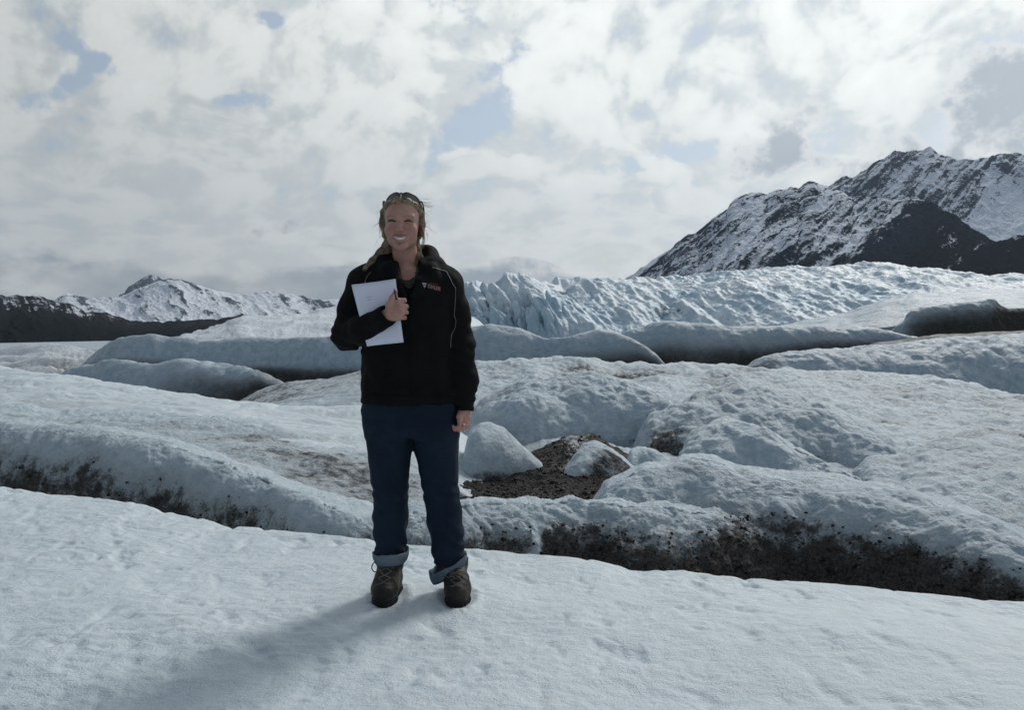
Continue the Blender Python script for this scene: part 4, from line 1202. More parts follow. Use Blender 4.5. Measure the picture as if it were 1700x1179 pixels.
# ---- boots
for k_, (ax_, tx_, yaw) in enumerate(((648, 639, -.03), (755, 760, .05))):
    A = W(ax_, 945, DB + .02)                             # ankle
    T_ = W(tx_, 1005, 3.40)                               # ball of the foot
    bv = Volume(np.arange(T_[0] - .085, T_[0] + .105, .0036), np.arange(3.28, 3.60, .0036), np.arange(-0.01, .235, .0036))
    heel = np.array([A[0], DB + .055, .05])
    bv.chain([(np.array([A[0], DB + .02, .165 - .03 * k_]), .048), (np.array([A[0], DB + .025, .13]), .049), (heel, .043)], 0.02)
    bv.chain([(np.array([A[0], DB + .01, .12]), .045), (np.array([(A[0] + T_[0]) / 2, DB - .05, .082]), .043), (np.array([T_[0], 3.40, .052]), .043), (np.array([T_[0], 3.358, .043]), .036)], 0.03)
    bv.chain([(heel, .043), (np.array([T_[0], 3.40, .045]), .047), (np.array([T_[0] - .002, 3.362, .041]), .041)], 0.02)
    bv.put(lambda x, y, z: z - 0.020, (T_[0] - .1, 3.2, -.05), (T_[0] + .12, 3.7, .02), 0.004, True, 0.0)
    # padded collar and toe cap seam
    bv.wrinkle(lambda p: 0.003 * perlin(p * 30) + 0.0022 * np.sin(p[:, 2] * 210) * sstep(p[:, 2], .10, .16) - 0.0022 * np.exp(-((p[:, 1] - 3.385) / .004) ** 2))
    V_, F_ = bv.mesh(1)
    boot = part('boot', mesh_np('boot', V_, F_), M_BOOT)
    so = Volume(np.arange(T_[0] - .09, T_[0] + .11, .0045), np.arange(3.28, 3.61, .0045), np.arange(-0.03, .05, .0045))
    so.chain([(np.array([A[0], DB + .055, .012]), .046), (np.array([(A[0] + T_[0]) / 2, DB - .04, .012]), .041), (np.array([T_[0], 3.40, .012]), .050), (np.array([T_[0] - .002, 3.36, .013]), .042)], 0.01)
    so.put(lambda x, y, z: z - 0.030 if False else -(z - 0.030), (T_[0] - .1, 3.2, .03), (T_[0] + .12, 3.7, .06), 0.003, True, 0.0)
    so.put(lambda x, y, z: z + 0.006, (T_[0] - .1, 3.2, -.06), (T_[0] + .12, 3.7, -.006), 0.003, True, 0.0)
    so.wrinkle(lambda p: 0.003 * np.sign(np.sin(p[:, 1] * 330)) * sstep(p[:, 2], .016, .006))
    V_, F_ = so.mesh(0)
    new_obj('sole', mesh_np('sole', V_, F_, False), M_SOLE, boot)
    # laces: zigzag over the tongue and two loops at the side
    lv = []

    bpy.context.view_layer.update()

    def on_boot(x_, z_, lift=.0015):
        ok, loc, nrm, i_ = boot.ray_cast(Vector((x_, 3.0, z_)), Vector((0, 1, 0)))
        return (x_, (loc.y if ok else 3.44) - lift, z_)
    zz = [.075, .092, .108, .124, .140] if k_ else [.080, .100, .120, .140, .160, .178]
    tubes = []
    for i in range(len(zz) - 1):
        for sg in (-1, 1):
            x0_ = float(np.interp(zz[i], [.05, .2], [T_[0], A[0]]))
            tubes.append([on_boot(x0_ + sg * .024 * (1 - 2 * t), zz[i] + (zz[i + 1] - zz[i]) * t) for t in (0, .25, .5, .75, 1)])
    sd = -1 if k_ == 0 else 1
    bx = A[0]
    lz = -.050 if k_ else -.022
    s0_ = on_boot(bx + sd * .012, .165 + lz)
    tubes.append([s0_, (bx + sd * .038, s0_[1] - .012, .178 + lz), (bx + sd * .060, s0_[1] - .008, .165 + lz), (bx + sd * .064, s0_[1] - .004, .142 + lz), (bx + sd * .048, s0_[1] - .004, .130 + lz), on_boot(bx + sd * .014, .152 + lz)])
    tubes.append([on_boot(bx + sd * .012, .160 + lz), (bx + sd * .034, s0_[1] - .02, .145 + lz), (bx + sd * .050, s0_[1] - .03, .11 + lz), (bx + sd * .056, s0_[1] - .04, .07 + lz)])
    tubes.append([on_boot(bx + sd * .01, .160 + lz), on_boot(bx - sd * .02, .150 + lz, .006), on_boot(bx - sd * .034, .158 + lz, .008), on_boot(bx - sd * .022, .17 + lz, .006), on_boot(bx, .163 + lz)])

    def tube_mesh(paths, r_, sides=5, sub=6):
        vs_, fs_ = [], []
        for pth in paths:
            pth = np.array(pth, float)
            m_ = len(pth)
            t_ = np.linspace(0, m_ - 1, (m_ - 1) * sub + 1)
            Q = np.zeros((len(t_), 3))
            for i_, tt_ in enumerate(t_):
                k0 = min(int(tt_), m_ - 2); f_ = tt_ - k0
                p0, p1, p2, p3 = pth[max(k0 - 1, 0)], pth[k0], pth[k0 + 1], pth[min(k0 + 2, m_ - 1)]
                Q[i_] = 0.5 * ((2 * p1) + (-p0 + p2) * f_ + (2 * p0 - 5 * p1 + 4 * p2 - p3) * f_ ** 2 + (-p0 + 3 * p1 - 3 * p2 + p3) * f_ ** 3)
            tan = np.gradient(Q, axis=0); tan /= np.linalg.norm(tan, axis=1)[:, None] + 1e-9
            ref = np.array([0.31, 0.52, 0.79])
            u_ = np.cross(tan, ref); u_ /= np.linalg.norm(u_, axis=1)[:, None] + 1e-9
            v_ = np.cross(tan, u_)
            b0 = len(vs_)
            rr = r_ if np.ndim(r_) == 0 else np.interp(np.linspace(0, 1, len(Q)), np.linspace(0, 1, len(r_)), r_)
            for i_ in range(len(Q)):
                ri = rr if np.ndim(rr) == 0 else rr[i_]
                for s__ in range(sides):
                    an_ = 2 * math.pi * s__ / sides
                    vs_.append(Q[i_] + ri * (math.cos(an_) * u_[i_] + math.sin(an_) * v_[i_]))
            for i_ in range(len(Q) - 1):
                for s__ in range(sides):
                    a_, b_ = b0 + i_ * sides + s__, b0 + i_ * sides + (s__ + 1) % sides
                    fs_.append((a_, b_, b_ + sides, a_ + sides))
        return np.array(vs_), np.array(fs_)
    V_, F_ = tube_mesh(tubes, .0026)
    new_obj('lace', mesh_np('lace', V_, F_), M_LACE, boot)

# ---- body: head, neck, hands, and the limbs inside the clothes, one surface
hx, hy, hz = H
HL, HR = W(652, 515, DB - .215), W(770, 695, DB - .02)
bvx = refined(-0.76, -0.13, .012, [(hx - .088, hx + .088, .0021), (HL[0] - .06, HL[0] + .06, .0025), (HR[0] - .05, HR[0] + .045, .0026)])
bvy = refined(3.20, 3.66, .012, [(hy - .125, hy + .02, .0021), (hy + .02, hy + .12, .005), (3.225, 3.34, .0025)])
bvz = refined(0.12, hz + .125, .016, [(hz - .17, hz + .13, .0021), (HL[2] - .075, HL[2] + .085, .0025), (HR[2] - .06, HR[2] + .05, .0026)])
bo = Volume(bvx, bvy, bvz)


def h(x, y, z): return np.array([hx + x, hy + y, hz + z])


bo.ell(h(0, .012, .026), (.0745, .090, .082))
bo.ell(h(0, -.028, -.034), (.0585, .059, .070), .028)
bo.ell(h(0, -.064, -.099), (.0235, .023, .020), .025)
bo.ell(h(0, -.040, .030), (.056, .046, .046), .03)
for s_ in (-1, 1):
    bo.ell(h(s_ * .040, -.057, -.034), (.025, .024, .022), .020)
    bo.ell(h(s_ * .034, -.024, -.066), (.016, .034, .024), .03)
    bo.cone(h(s_ * .013, -.088, .017), h(s_ * .049, -.075, .018), .0075, .0065, .014)
    bo.ell(h(s_ * .0335, -.096, .000), (.0175, .015, .0105), .012, True)
    bo.ell(h(s_ * .0335, -.0745, -.001), (.0165, .0135, .0115), .003)           # lids over the eyeball
    bo.ell(h(s_ * .077, .012, -.022), (.010, .018, .030), .006)
    bo.ell(h(s_ * .0090, -.0975, -.0375), (.0068, .009, .0062), .007)
bo.cone(h(0, -.087, .008), h(0, -.105, -.032), .0075, .0092, .012)
# smile: parted lips, teeth set inside
mouth = []
MW = .034
for t in np.linspace(-1, 1, 11):
    mouth.append((t * MW, -.0945 + .026 * t * t, -.0705 + .0145 * t * t))
for a_, b_ in zip(mouth, mouth[1:]):
    bo.cone(h(*a_), h(*b_), .0078 * (1 - .62 * abs(a_[0]) / MW), .0078 * (1 - .62 * abs(b_[0]) / MW), .003, True)
for a_, b_ in zip(mouth, mouth[1:]):
    up = lambda q, dz_: h(q[0] * 1.06, q[1] + .002, q[2] + dz_ * (1 - .75 * (abs(q[0]) / MW) ** 2))
    bo.cone(up(a_, .0092), up(b_, .0092), .0030, .0030, .004)
    bo.cone(up(a_, -.0105), up(b_, -.0105), .0040, .0040, .004)
# neck and trunk
bo.chain([(h(0, .022, -.06), .048), (h(.006, .028, -.13), .0455), (h(.010, .030, -.22), .058)], .026)
bo.stack([rowp(720, 682, 60, .09), rowp(650, 680, 58, .085), rowp(570, 678, 52, .08), rowp(500, 678, 60, .09), rowp(465, 677, 60, .085), rowp(445, 677, 30, .06)], .03)
bo.chain([(SH_L, .040), (EL_L, .033), (WR_L, .024)], .02)
bo.chain([(SH_R, .040), (EL_R, .036), (WR_R, .024)], .02)
bo.chain([(W(648, 700, DB), .07), (W(648, 815, DB), .05), (W(649, 935, DB + .01), .035)], .02)
bo.chain([(W(722, 700, DB), .07), (W(734, 815, DB), .05), (W(752, 945, DB + .01), .035)], .02)
# hand on the papers: back of the hand to the camera, fingers closing round the paper's edge, thumb up
DH = DB - .222
wr = W(643, 526, DH + .012)
bo.chain([(WR_L, .024), (wr, .0235)], .012)
kn = [W(660.5, 499.5, DH), W(664, 508.5, DH - .004), W(664.5, 518, DH - .003), W(662, 527, DH + .002)]
for i, q in enumerate(kn):
    bo.cone(wr + (q - wr) * .08, q, .0165, .0112, .014)
    yy = [498, 508, 517.5, 526.5][i]
    p1 = W([671, 674, 674, 671.5][i], yy + .5, DH + .010); p2 = W([672, 675, 675, 672.5][i], yy + 1.5, DH + .044); p3 = W([664, 666, 666, 664][i], yy + 2.5, DH + .060)
    r_ = [.0088, .0092, .0088, .0078][i]
    bo.cone(q, p1, .0108, r_, .006); bo.cone(p1, p2, r_, r_ * .95, .003); bo.cone(p2, p3, r_ * .93, r_ * .8, .003)
bo.chain([(W(645, 520, DH), .0165), (W(646.5, 507, DH - .012), .0135), (W(651, 495, DH - .014), .0108), (W(656.5, 484.5, DH - .006), .0086)], .008)
# hanging hand: loosely curled, thumb towards the camera
DR = DB - .02
wr2 = W(771, 678, DR)
bo.chain([(WR_R, .024), (wr2, .0225)], .012)
kn2 = [W(763.5, 697.5, DR - .032), W(768.5, 700, DR - .012), W(773, 699.5, DR + .010), W(776.5, 696.5, DR + .030)]
for i, q in enumerate(kn2):
    bo.cone(wr2 + (q - wr2) * .1, q, .0165, .0112, .012)
    r_ = [.0092, .0094, .009, .008][i]
    p1 = q + np.array([-.001 * (3 - i), -.014, -.024]); p2 = p1 + np.array([-.016, -.012, -.010 + .003 * i]); p3 = p2 + np.array([-.012, .004, .014])
    bo.cone(q, p1, .0108, r_, .005); bo.cone(p1, p2, r_, r_ * .94, .002); bo.cone(p2, p3, r_ * .92, r_ * .8, .002)
bo.chain([(W(766, 684, DR - .018), .0150), (W(762.5, 692, DR - .050), .0115), (W(763, 702, DR - .064), .0090)], .007)
V_, F_ = bo.mesh(1)
L_ = V_ - H
lip = np.zeros(len(V_))
for a_, b_ in zip(mouth, mouth[1:]):
    for q, dz_ in ((a_, .0092), (a_, -.0105), (b_, .0092), (b_, -.0105)):
        u_ = np.array([q[0] * 1.06, q[1] + .002, q[2] + dz_ * (1 - .75 * (abs(q[0]) / MW) ** 2)])
        lip = np.maximum(lip, 0.75 * sstep(np.linalg.norm(L_ - u_, axis=1), .0055, .0030) * (abs(q[0]) < .031))
lip *= (L_[:, 1] < -.05)
mz = -.0705 + .0145 * (L_[:, 0] / MW) ** 2
mouth_shade = (np.abs(L_[:, 2] - mz) < .0074 * (1 - .6 * (L_[:, 0] / MW) ** 2)) & (np.abs(L_[:, 0]) < .034) & (L_[:, 1] > -.0895 + .026 * (L_[:, 0] / MW) ** 2) & (L_[:, 1] < -.045)  # shade inside the open mouth, painted into the skin colour
blush = 0.55 * np.exp(-(((np.abs(L_[:, 0]) - .038) / .02) ** 2 + ((L_[:, 2] + .036) / .022) ** 2)) * (L_[:, 1] < -.02)
blush += 0.4 * np.exp(-((L_[:, 0] / .012) ** 2 + ((L_[:, 2] + .036) / .012) ** 2)) * (L_[:, 1] < -.09)
blush += 0.45 * np.exp(-((V_ - HR) ** 2).sum(1) / .002)
lash_shade = np.zeros(len(V_))
for s_ in (-1, 1):                                        # lashes, brow and eye slit, brow shadow painted in with them
    ex_ = (L_[:, 0] - s_ * .0335) / .0165
    zl = -.0005 - .0035 * ex_ ** 2 + .002
    lash_shade = np.maximum(lash_shade, sstep(np.abs(L_[:, 2] - zl) + .0022 * ex_ ** 2, .0068, .0034) * (np.abs(ex_) < 1.05) * (L_[:, 1] < -.06))
    eb = (L_[:, 0] - s_ * .033) / .022
    zb = .0185 - .0045 * eb ** 2
    lash_shade = np.maximum(lash_shade, 0.38 * sstep(np.abs(L_[:, 2] - zb), .0036, .0012) * sstep(np.abs(eb), 1.0, .8) * (L_[:, 1] < -.06))
lash_shade = np.maximum(lash_shade, 0.9 * mouth_shade)
body = part('body', mesh_np('body', V_, F_, True, {'lip': lip, 'blush': np.clip(blush, 0, 1), 'lash_shade': lash_shade}), M_SKIN)
# teeth: one curved row
tv, tf = [], []
tx = np.linspace(-.0265, .0265, 19)
for x_ in tx:
    y_ = -.0905 + .026 * (x_ / MW) ** 2
    zc = -.0695 + .0145 * (x_ / MW) ** 2
    hh = .0068 * (1 - .72 * (x_ / MW) ** 2)
    groove = .0006 * abs(math.sin(x_ * math.pi / .0062))
    tv += [(hx + x_, hy + y_ - groove, hz + zc + hh), (hx + x_, hy + y_ - groove - .0008, hz + zc), (hx + x_, hy + y_ - groove, hz + zc - hh), (hx + x_, hy + y_ + .004, hz + zc - hh), (hx + x_, hy + y_ + .004, hz + zc + hh)]
for i in range(18):
    for j in range(5):
        a_, b_ = i * 5 + j, i * 5 + (j + 1) % 5
        tf.append((a_, b_, b_ + 5, a_ + 5))
new_obj('teeth', mesh_np('teeth', tv, tf), plain('teeth_enamel', (0.80, 0.76, 0.70), 0.25), body)

# ---- hair: a cap drawn back, side locks, the tail over one shoulder, then single strands
hv = Volume(np.arange(hx - .20, hx + .12, .0034), np.arange(hy - .10, hy + .16, .0034), np.arange(hz - .235, hz + .13, .0034))
hv.ell(h(0, .024, .028), (.0825, .096, .0885))
hv.ell(h(.002, -.100, -.032), (.0660, .090, .109), .008, True)
hv.chain([(h(-.073, -.010, .040), .013), (h(-.052, -.044, .069), .0145), (h(-.012, -.060, .083), .0155), (h(.026, -.056, .079), .0145), (h(.057, -.036, .064), .0125), (h(.073, -.008, .038), .012)], .010)
hv.chain([(h(-.073, -.006, .040), .012), (h(-.078, .006, -.005), .0125), (h(-.073, .022, -.050), .010), (h(-.056, .050, -.085), .02)], .012)
hv.chain([(h(.073, -.006, .040), .011), (h(.078, .008, -.005), .0115), (h(.073, .026, -.040), .009), (h(.045, .050, -.065), .016)], .012)
hv.chain([(h(-.03, .085, -.04), .042), (h(-.058, .060, -.088), .027), (h(-.088, .035, -.125), .022), (h(-.118, .000, -.160), .018), (h(-.146, -.045, -.186), .009)], .018)
hv.chain([(h(.02, .078, -.05), .038), (h(.046, .055, -.105), .020), (h(.062, .02, -.140), .015), (h(.066, -.01, -.170), .008)], .015)
hv.wrinkle(lambda p: 0.0022 * perlin(np.stack([p[:, 0] * 70, p[:, 1] * 16, p[:, 2] * 40], -1)) + 0.0014 * perlin(p * 110))
V_, F_ = hv.mesh(1)
hair = part('hair', mesh_np('hair', V_, F_), M_HAIR)
tri = V_[F_]
nf = np.cross(tri[:, 2] - tri[:, 0], tri[:, 3] - tri[:, 1]); nf /= np.linalg.norm(nf, axis=1)[:, None] + 1e-12
cf = tri.mean(1)
rs = random.Random(5)
npr = np.random.default_rng(5)
knot = h(-.03, .10, -.055)
paths = []
pick = npr.choice(len(cf), 2600)
for f_ in pick:
    p = cf[f_].copy(); nn = nf[f_]
    q = [p + nn * .0005]
    L0 = p - H
    for i in range(7):
        if L0[2] < -.06: t_ = np.array([-.6, -.25, -.75]) if L0[0] < 0 else np.array([.25, -.25, -.9])
        else: t_ = knot - p
        t_ = t_ - nn * np.dot(t_, nn); t_ /= np.linalg.norm(t_) + 1e-9
        p = p + t_ * .011 + npr.normal(size=3) * .0012
        j = np.argmin(((cf[::3] - p) ** 2).sum(1)) * 3
        nn = nf[j]; p = cf[j] * .75 + p * .25
        q.append(p + nn * (.0008 + .0016 * npr.random()))
    paths.append(q)
V_, F_ = tube_mesh(paths, [.0004, .0006, .0006, .0002], 3, 2)
tag(new_obj('strands', mesh_np('strands', V_, F_), M_HAIR, hair), kind='stuff')
fly = []
starts = [(-.075, .0, .03), (-.078, .01, .0), (-.074, .02, -.03), (.074, .0, .03), (.076, .01, 0), (.073, .02, -.03), (.06, 0, .08)]
for i in range(44):
    s0 = np.array(starts[i % len(starts)]) + npr.normal(size=3) * .010
    p = H + s0
    dirn = np.array([np.sign(s0[0]) * (.5 + npr.random()), npr.normal() * .4, npr.normal() * .7 - .25])
    dirn /= np.linalg.norm(dirn)
    q = [p]
    ln = .005 + .007 * npr.random() * (1.6 if i % 5 == 0 else .8)
    for k2 in range(5):
        dirn = dirn + npr.normal(size=3) * .25 + np.array([0, 0, -.32]); dirn /= np.linalg.norm(dirn)
        p = p + dirn * ln
        q.append(p)
    fly.append(q)
# a few wisps blown to the right and one lock curling beside the cheek
for i in range(10):
    z0 = .068 + .01 * npr.normal()
    fly.append([h(.058, -.02, z0), h(.080, -.03, z0 + .004), h(.10, -.03, z0 + .002 * npr.normal()), h(.118 + .012 * npr.random(), -.03, z0 - .002 + .004 * npr.normal())])
for i in range(16):
    o_ = npr.normal(size=3) * .002
    fly.append([h(.072, -.01, -.01) + o_, h(.085, -.02, -.045) + o_ * 2, h(.086, -.025, -.075) + o_ * 2, h(.078, -.03, -.098) + o_ * 3])
    fly.append([h(-.076, -.005, .05) + o_, h(-.088, -.01, .02) + o_ * 2, h(-.088, -.012, -.015) + o_ * 2, h(-.078, -.015, -.04) + o_ * 3])
V_, F_ = tube_mesh(fly, [.0006, .0006, .0003], 3, 3)
tag(new_obj('stray_hair', mesh_np('stray_hair', V_, F_), M_HAIR, hair), kind='stuff')

# ---- trim on the jacket, laid on its surface
bpy.context.view_layer.update()
dg = bpy.context.evaluated_depsgraph_get()
jmesh_inv = jacket.matrix_world.inverted()


def on_jacket(x, y, lift=.0015):
    a, b, c = pix_dir(x, y)
    v = Vector((float(a), float(b), float(c))).normalized()
    ok, loc, nrm, i_ = jacket.ray_cast(jmesh_inv @ Vector((0, 0, HC)), v)
    if not ok: return None
    if nrm.dot(v) > 0: nrm = -nrm
    return np.array((jacket.matrix_world @ loc) + nrm * lift)


def trace(pts, n_=40):
    pts = np.array(pts, float)
    t_ = np.linspace(0, len(pts) - 1, n_)
    out_ = []
    for t in t_:
        q = on_jacket(np.interp(t, range(len(pts)), pts[:, 0]), np.interp(t, range(len(pts)), pts[:, 1]))
        if q is not None: out_.append(q)
    return out_


for pl_, pts in (('piping', [(718, 444), (728, 447), (741, 451), (747, 462), (752, 472), (756, 478), (756, 492), (755, 512), (754, 522), (757, 533), (755, 545), (749, 556), (748, 568), (748, 577)]),
                 ('piping', [(616, 452), (611, 457), (607, 464), (606, 470)])):
    q = trace(pts)
    if len(q) > 3:
        V_, F_ = tube_mesh([q], .0015, 5, 2)
        new_obj(pl_, mesh_np(pl_, V_, F_), M_PIPING, jacket)
q = trace([(678, 496), (679, 530), (680, 570), (681, 610), (682, 655)], 60)
V_, F_ = tube_mesh([q], .0028, 5, 2)
zp = new_obj('zipper', mesh_np('zipper', V_, F_), M_ZIP, jacket)
q = trace([(602, 655), (630, 657), (660, 658), (690, 658), (720, 657), (750, 654)], 60)
V_, F_ = tube_mesh([q], .0018, 5, 2)
new_obj('hem_seam', mesh_np('hem_seam', V_, F_), M_ZIP, jacket)


def patch(polys, name, mat):
    """small stitched shapes given in photo pixels, draped on the jacket"""
    vs_, fs_ = [], []
    for poly in polys:
        b0 = len(vs_)
        ok = [on_jacket(x, y, .0022) for x, y in poly]
        if any(o_ is None for o_ in ok): continue
        vs_ += ok; fs_.append(tuple(range(b0, b0 + len(poly))))
    me_ = bpy.data.meshes.new(name); me_.from_pydata([tuple(v) for v in vs_], [], fs_)
    return new_obj(name, me_, mat, jacket)


patch([[(700.5, 469.5), (707.5, 470), (704.5, 478)]], 'logo_mark', M_WHITE)
lt = []
for i in range(4):                                        # a short slanting line of stitched letters, too small to read in the photo
    x_, y_ = 710 + i * 5.4, 471.5 + i * 1.25
    lt += [[(x_, y_), (x_ + 1.5, y_ + .3), (x_ + 1.3, y_ + 7), (x_ - .2, y_ + 6.7)], [(x_ + 3, y_ + .6), (x_ + 4.3, y_ + .9), (x_ + 4.1, y_ + 7.4), (x_ + 2.8, y_ + 7.1)],
           [(x_ + 1.4, y_ + [0.2, 2.6, 5.2, 2.6][i]), (x_ + 3.1, y_ + .5 + [0.2, 2.6, 5.2, 2.6][i]), (x_ + 3.1, y_ + 2.1 + [0.2, 2.6, 5.2, 2.6][i]), (x_ + 1.4, y_ + 1.8 + [0.2, 2.6, 5.2, 2.6][i])]]
patch(lt, 'logo_lettering', plain('pink_thread', (0.26, 0.13, 0.135), 0.7))
patch([[(712, 469), (727, 472.4), (727.4, 473.6), (712, 470.4)], [(722, 480.5), (731, 482.5), (730.5, 484), (722, 481.8)]], 'logo_stripe', M_RED)

# ------------------------------------------------------------------ things held and worn
# the papers: a thin stack of sheets, edges not quite flush
DN = DB - .178
NC = [W(583.5, 474, DN - .004), W(656, 463.5, DN - .006), W(669, 567.5, DN + .002), W(609.5, 575, DN + .004)]
M_PAPER, n, b = material('white_paper')
pos = n.n.new('ShaderNodeNewGeometry').outputs['Position']
n.put(b.inputs['Base Color'], n.mix(n.noise(pos, 14, 3), (0.70, 0.73, 0.87), (0.78, 0.80, 0.92)))
b.inputs['Roughness'].default_value = 0.7
n.put(b.inputs['Normal'], n.bump(n.noise(pos, 9, 3), 0.4, 0.004))
ctr = sum(NC) / 4
papers = empty('paper_stack', ctr)
tag(papers, 'white sheets of paper held against the black jacket', 'papers')
for k_ in range(5):
    rs_ = np.random.default_rng(30 + k_)
    off = np.array([0, .0016 * k_, 0]); N1 = 12
    jit = rs_.normal(size=(4, 3)) * .0012 * (k_ > 0)
    c4 = [q + j_ for q, j_ in zip(NC, jit)]
    u_ = np.linspace(0, 1, N1)
    G_ = np.zeros((N1, N1, 3))
    for i, v in enumerate(u_):
        for j, u in enumerate(u_):
            q = (c4[0] * (1 - u) + c4[1] * u) * (1 - v) + (c4[3] * (1 - u) + c4[2] * u) * v
            bend = .007 * (1 - (2 * u - 1) ** 2) - .006 * max(0, v - .6) * u
            G_[i, j] = q + off + np.array([0, bend * (0.6 if k_ else 0.75), 0]) - ctr
    front = G_.reshape(-1, 3); backv = front + np.array([0, .0009, 0])
    Q1 = grid_quads(N1, N1); Q2 = Q1[:, ::-1] + N1 * N1
    rim = [i for i in range(N1)] + [i * N1 + N1 - 1 for i in range(1, N1)] + [N1 * N1 - 1 - i for i in range(1, N1)] + [(N1 - 1 - i) * N1 for i in range(1, N1 - 1)]
    Q3 = [(rim[i], rim[i] + N1 * N1, rim[(i + 1) % len(rim)] + N1 * N1, rim[(i + 1) % len(rim)]) for i in range(len(rim))]
    sh = mesh_np('sheet', np.concatenate([front, backv]), np.concatenate([Q1, Q2, np.array(Q3)]), True)
    new_obj('sheet', sh, M_PAPER, papers)
# a faint pencil squiggle near the top of the front sheet
ink = []
for row_, (u0, u1, v) in enumerate(((.28, .36, .26), (.25, .42, .22))):
    pth = []
    for t in np.linspace(0, 1, 14):
        u = u0 + (u1 - u0) * t
        vv = v + .006 * math.sin(t * 23 + row_)
        q = (NC[0] * (1 - u) + NC[1] * u) * (1 - vv) + (NC[3] * (1 - u) + NC[2] * u) * vv
        pth.append(q + np.array([0, .007 * (1 - (2 * u - 1) ** 2) * .75 - .0012, 0]) - ctr)
    ink.append(pth)
V_, F_ = tube_mesh(ink, .0005, 3, 1)
new_obj('pencil_mark', mesh_np('pencil_mark', V_, F_), plain('pencil_grey', (0.25, 0.25, 0.3), 0.8), papers)

# pen under the thumb
pa_, pb_ = W(655.2, 483, DH - .017), W(658.5, 498, DH - .014)
pen = empty('pen', (pa_ + pb_) / 2)
tag(pen, 'dark pen held under the thumb against the white papers', 'pen')
V_, F_ = tube_mesh([[pa_ + (pb_ - pa_) * t - (pa_ + pb_) / 2 for t in (0, .3, .6, 1)]], [.0034, .0038, .0038, .0034], 10, 3)
new_obj('barrel', mesh_np('barrel', V_, F_), plain('dark_blue_plastic', (0.012, 0.012, 0.03), 0.3), pen)
V_, F_ = tube_mesh([[pa_ + (pa_ - pb_) * t - (pa_ + pb_) / 2 for t in (0, .12, .25, .3)]], [.0034, .0026, .0012, .0003], 10, 3)
new_obj('tip', mesh_np('tip', V_, F_), plain('purple_plastic', (0.16, 0.07, 0.26), 0.35), pen)

# ring on the hanging hand
rg = kn2[1] * .45 + (kn2[1] + np.array([-.002, -.014, -.024])) * .55
ring_pts = []
ax_r = np.array([-.002, -.014, -.024]); ax_r /= np.linalg.norm(ax_r)
e1 = np.cross(ax_r, [1, 0, 0]); e1 /= np.linalg.norm(e1); e2 = np.cross(ax_r, e1)
for t in np.linspace(0, 2 * math.pi, 13):
    ring_pts.append((e1 * math.cos(t) + e2 * math.sin(t)) * .0112)
rg_o = empty('ring', rg)
tag(rg_o, 'silver ring on a finger of the hanging hand', 'ring')
V_, F_ = tube_mesh([ring_pts], .0019, 6, 3)
new_obj('ring_band', mesh_np('ring_band', V_, F_), plain('silver', (0.75, 0.74, 0.72), 0.2, 0.5, 1.0), rg_o)

# sunglasses pushed up on the hair
gl = empty('sunglasses', h(.003, -.066, .104))
tag(gl, 'dark sunglasses pushed up on top of the blonde head', 'sunglasses')
G0 = h(.003, -.066, .104)
M_FRAME = plain('dark_tortoise_frame', (0.020, 0.015, 0.012), 0.22, 0.5, 0, 0.5, 160)
M_LENS, n, b = material('smoked_lens')
b.inputs['Base Color'].default_value = (0.10, 0.095, 0.09, 1)
b.inputs['Roughness'].default_value = 0.06
b.inputs['Transmission Weight'].default_value = 0.35
b.inputs['IOR'].default_value = 1.3
pos = n.n.new('ShaderNodeNewGeometry').outputs['Position']
n.put(b.inputs['Roughness'], n.step(n.noise(pos, 60, 2), 0.3, 0.7, 0.04, 0.12))
TILT = math.radians(30)                                   # lenses lean back over the hair


def gp(x, y, z):
    """local frame: x across, y out of the lens, z up along the lens"""
    c_, s__ = math.cos(TILT), math.sin(TILT)
    wrap = .9 * x * x / .07
    yy = y + wrap
    return np.array([x, yy * c_ + z * s__, -yy * s__ + z * c_])


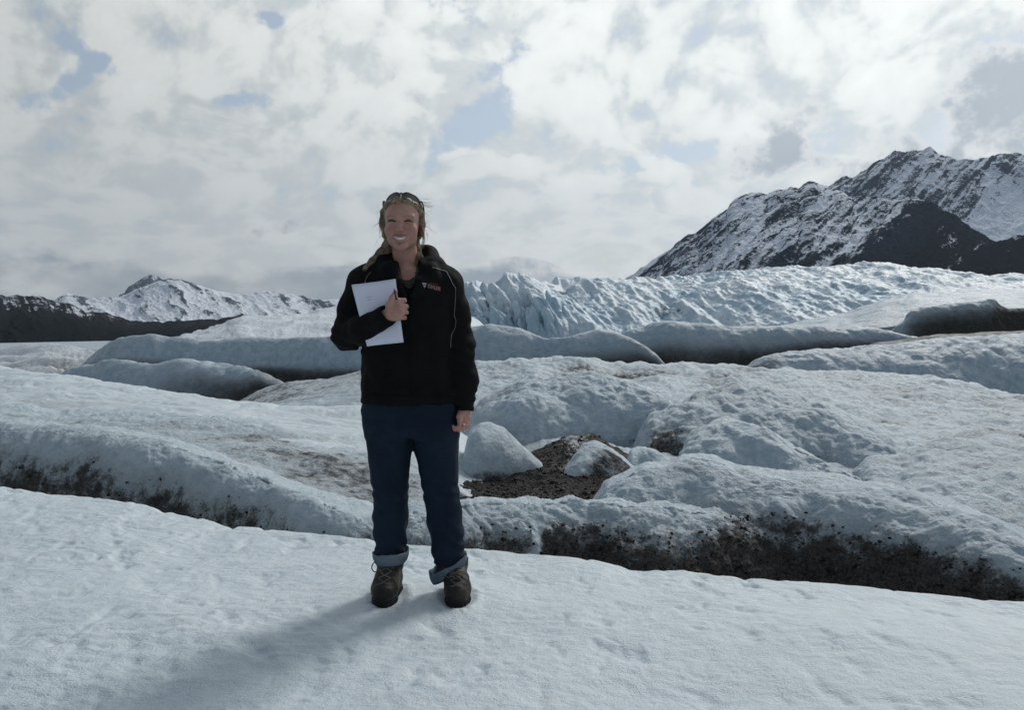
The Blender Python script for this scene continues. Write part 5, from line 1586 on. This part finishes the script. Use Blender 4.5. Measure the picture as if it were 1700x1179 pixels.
for s_ in (-1, 1):
    rim_pts = []
    for t in np.linspace(0, 2 * math.pi, 29):
        ct, st = math.cos(t), math.sin(t)
        rx, rz = .0305, .0180
        e = 2.6
        x_ = s_ * .0365 + rx * np.sign(ct) * abs(ct) ** (2 / e); z_ = rz * np.sign(st) * abs(st) ** (2 / e)
        z_ += .004 * s_ * (x_ - s_ * .0365) / .03
        rim_pts.append((x_, z_))
    ring_ = [gp(x_, 0, z_) for x_, z_ in rim_pts]
    V_, F_ = tube_mesh([ring_], .0030, 6, 1)
    new_obj('rim', mesh_np('rim', V_, F_), M_FRAME, gl)
    cen = gp(s_ * .0365, -.002, 0)
    vs_ = [cen] + [gp(x_ * 1, -.001, z_) for x_, z_ in rim_pts[:-1]]
    nb_ = len(vs_)
    vs2 = [v + gp(0, .0016, 0) * 1.0 for v in vs_]
    fs_ = [(0, i, i % (nb_ - 1) + 1) for i in range(1, nb_)] + [(nb_, nb_ + i % (nb_ - 1) + 1, nb_ + i) for i in range(1, nb_)]
    new_obj('lens', mesh_np('lens', vs_ + vs2, fs_, False), M_LENS, gl)
    # temple arm back along the head
    arm = [gp(s_ * .067, .0, .003), np.array([s_ * .0765, .040, -.022]), np.array([s_ * .0815, .075, -.045]), np.array([s_ * .080, .105, -.085])]
    V_, F_ = tube_mesh([arm], [.0042, .0034, .0028, .003], 6, 5)
    new_obj('temple', mesh_np('temple', V_, F_), M_FRAME, gl)
V_, F_ = tube_mesh([[gp(-.008, 0, .004), gp(0, -.001, .008), gp(.008, 0, .004)]], .0030, 6, 5)
new_obj('bridge', mesh_np('bridge', V_, F_), M_FRAME, gl)

# ------------------------------------------------------------------ thin air between here and the mountains
hz_lo, hz_hi = np.array([-16000, -900, -480.0]), np.array([16000, 15500, 1800.0])
hvx = [(x, y, z) for x in (hz_lo[0], hz_hi[0]) for y in (hz_lo[1], hz_hi[1]) for z in (hz_lo[2], hz_hi[2])]
hfc = [(0, 1, 3, 2), (4, 6, 7, 5), (0, 4, 5, 1), (2, 3, 7, 6), (0, 2, 6, 4), (1, 5, 7, 3)]
hme = bpy.data.meshes.new('haze'); hme.from_pydata(hvx, [], hfc)
hm = bpy.data.materials.new('thin_haze'); hm.use_nodes = True
hm.node_tree.nodes.clear()
ho = hm.node_tree.nodes.new('ShaderNodeOutputMaterial')
hp = hm.node_tree.nodes.new('ShaderNodeVolumePrincipled')
hp.inputs['Color'].default_value = (0.60, 0.78, 0.99, 1)
hp.inputs['Density'].default_value = 2.2e-5
hp.inputs['Anisotropy'].default_value = 0.2
hm.node_tree.links.new(hp.outputs[0], ho.inputs['Volume'])
haze = new_obj('haze', hme, hm)
tag(haze, 'thin bluish air in front of the far mountains', kind='stuff')
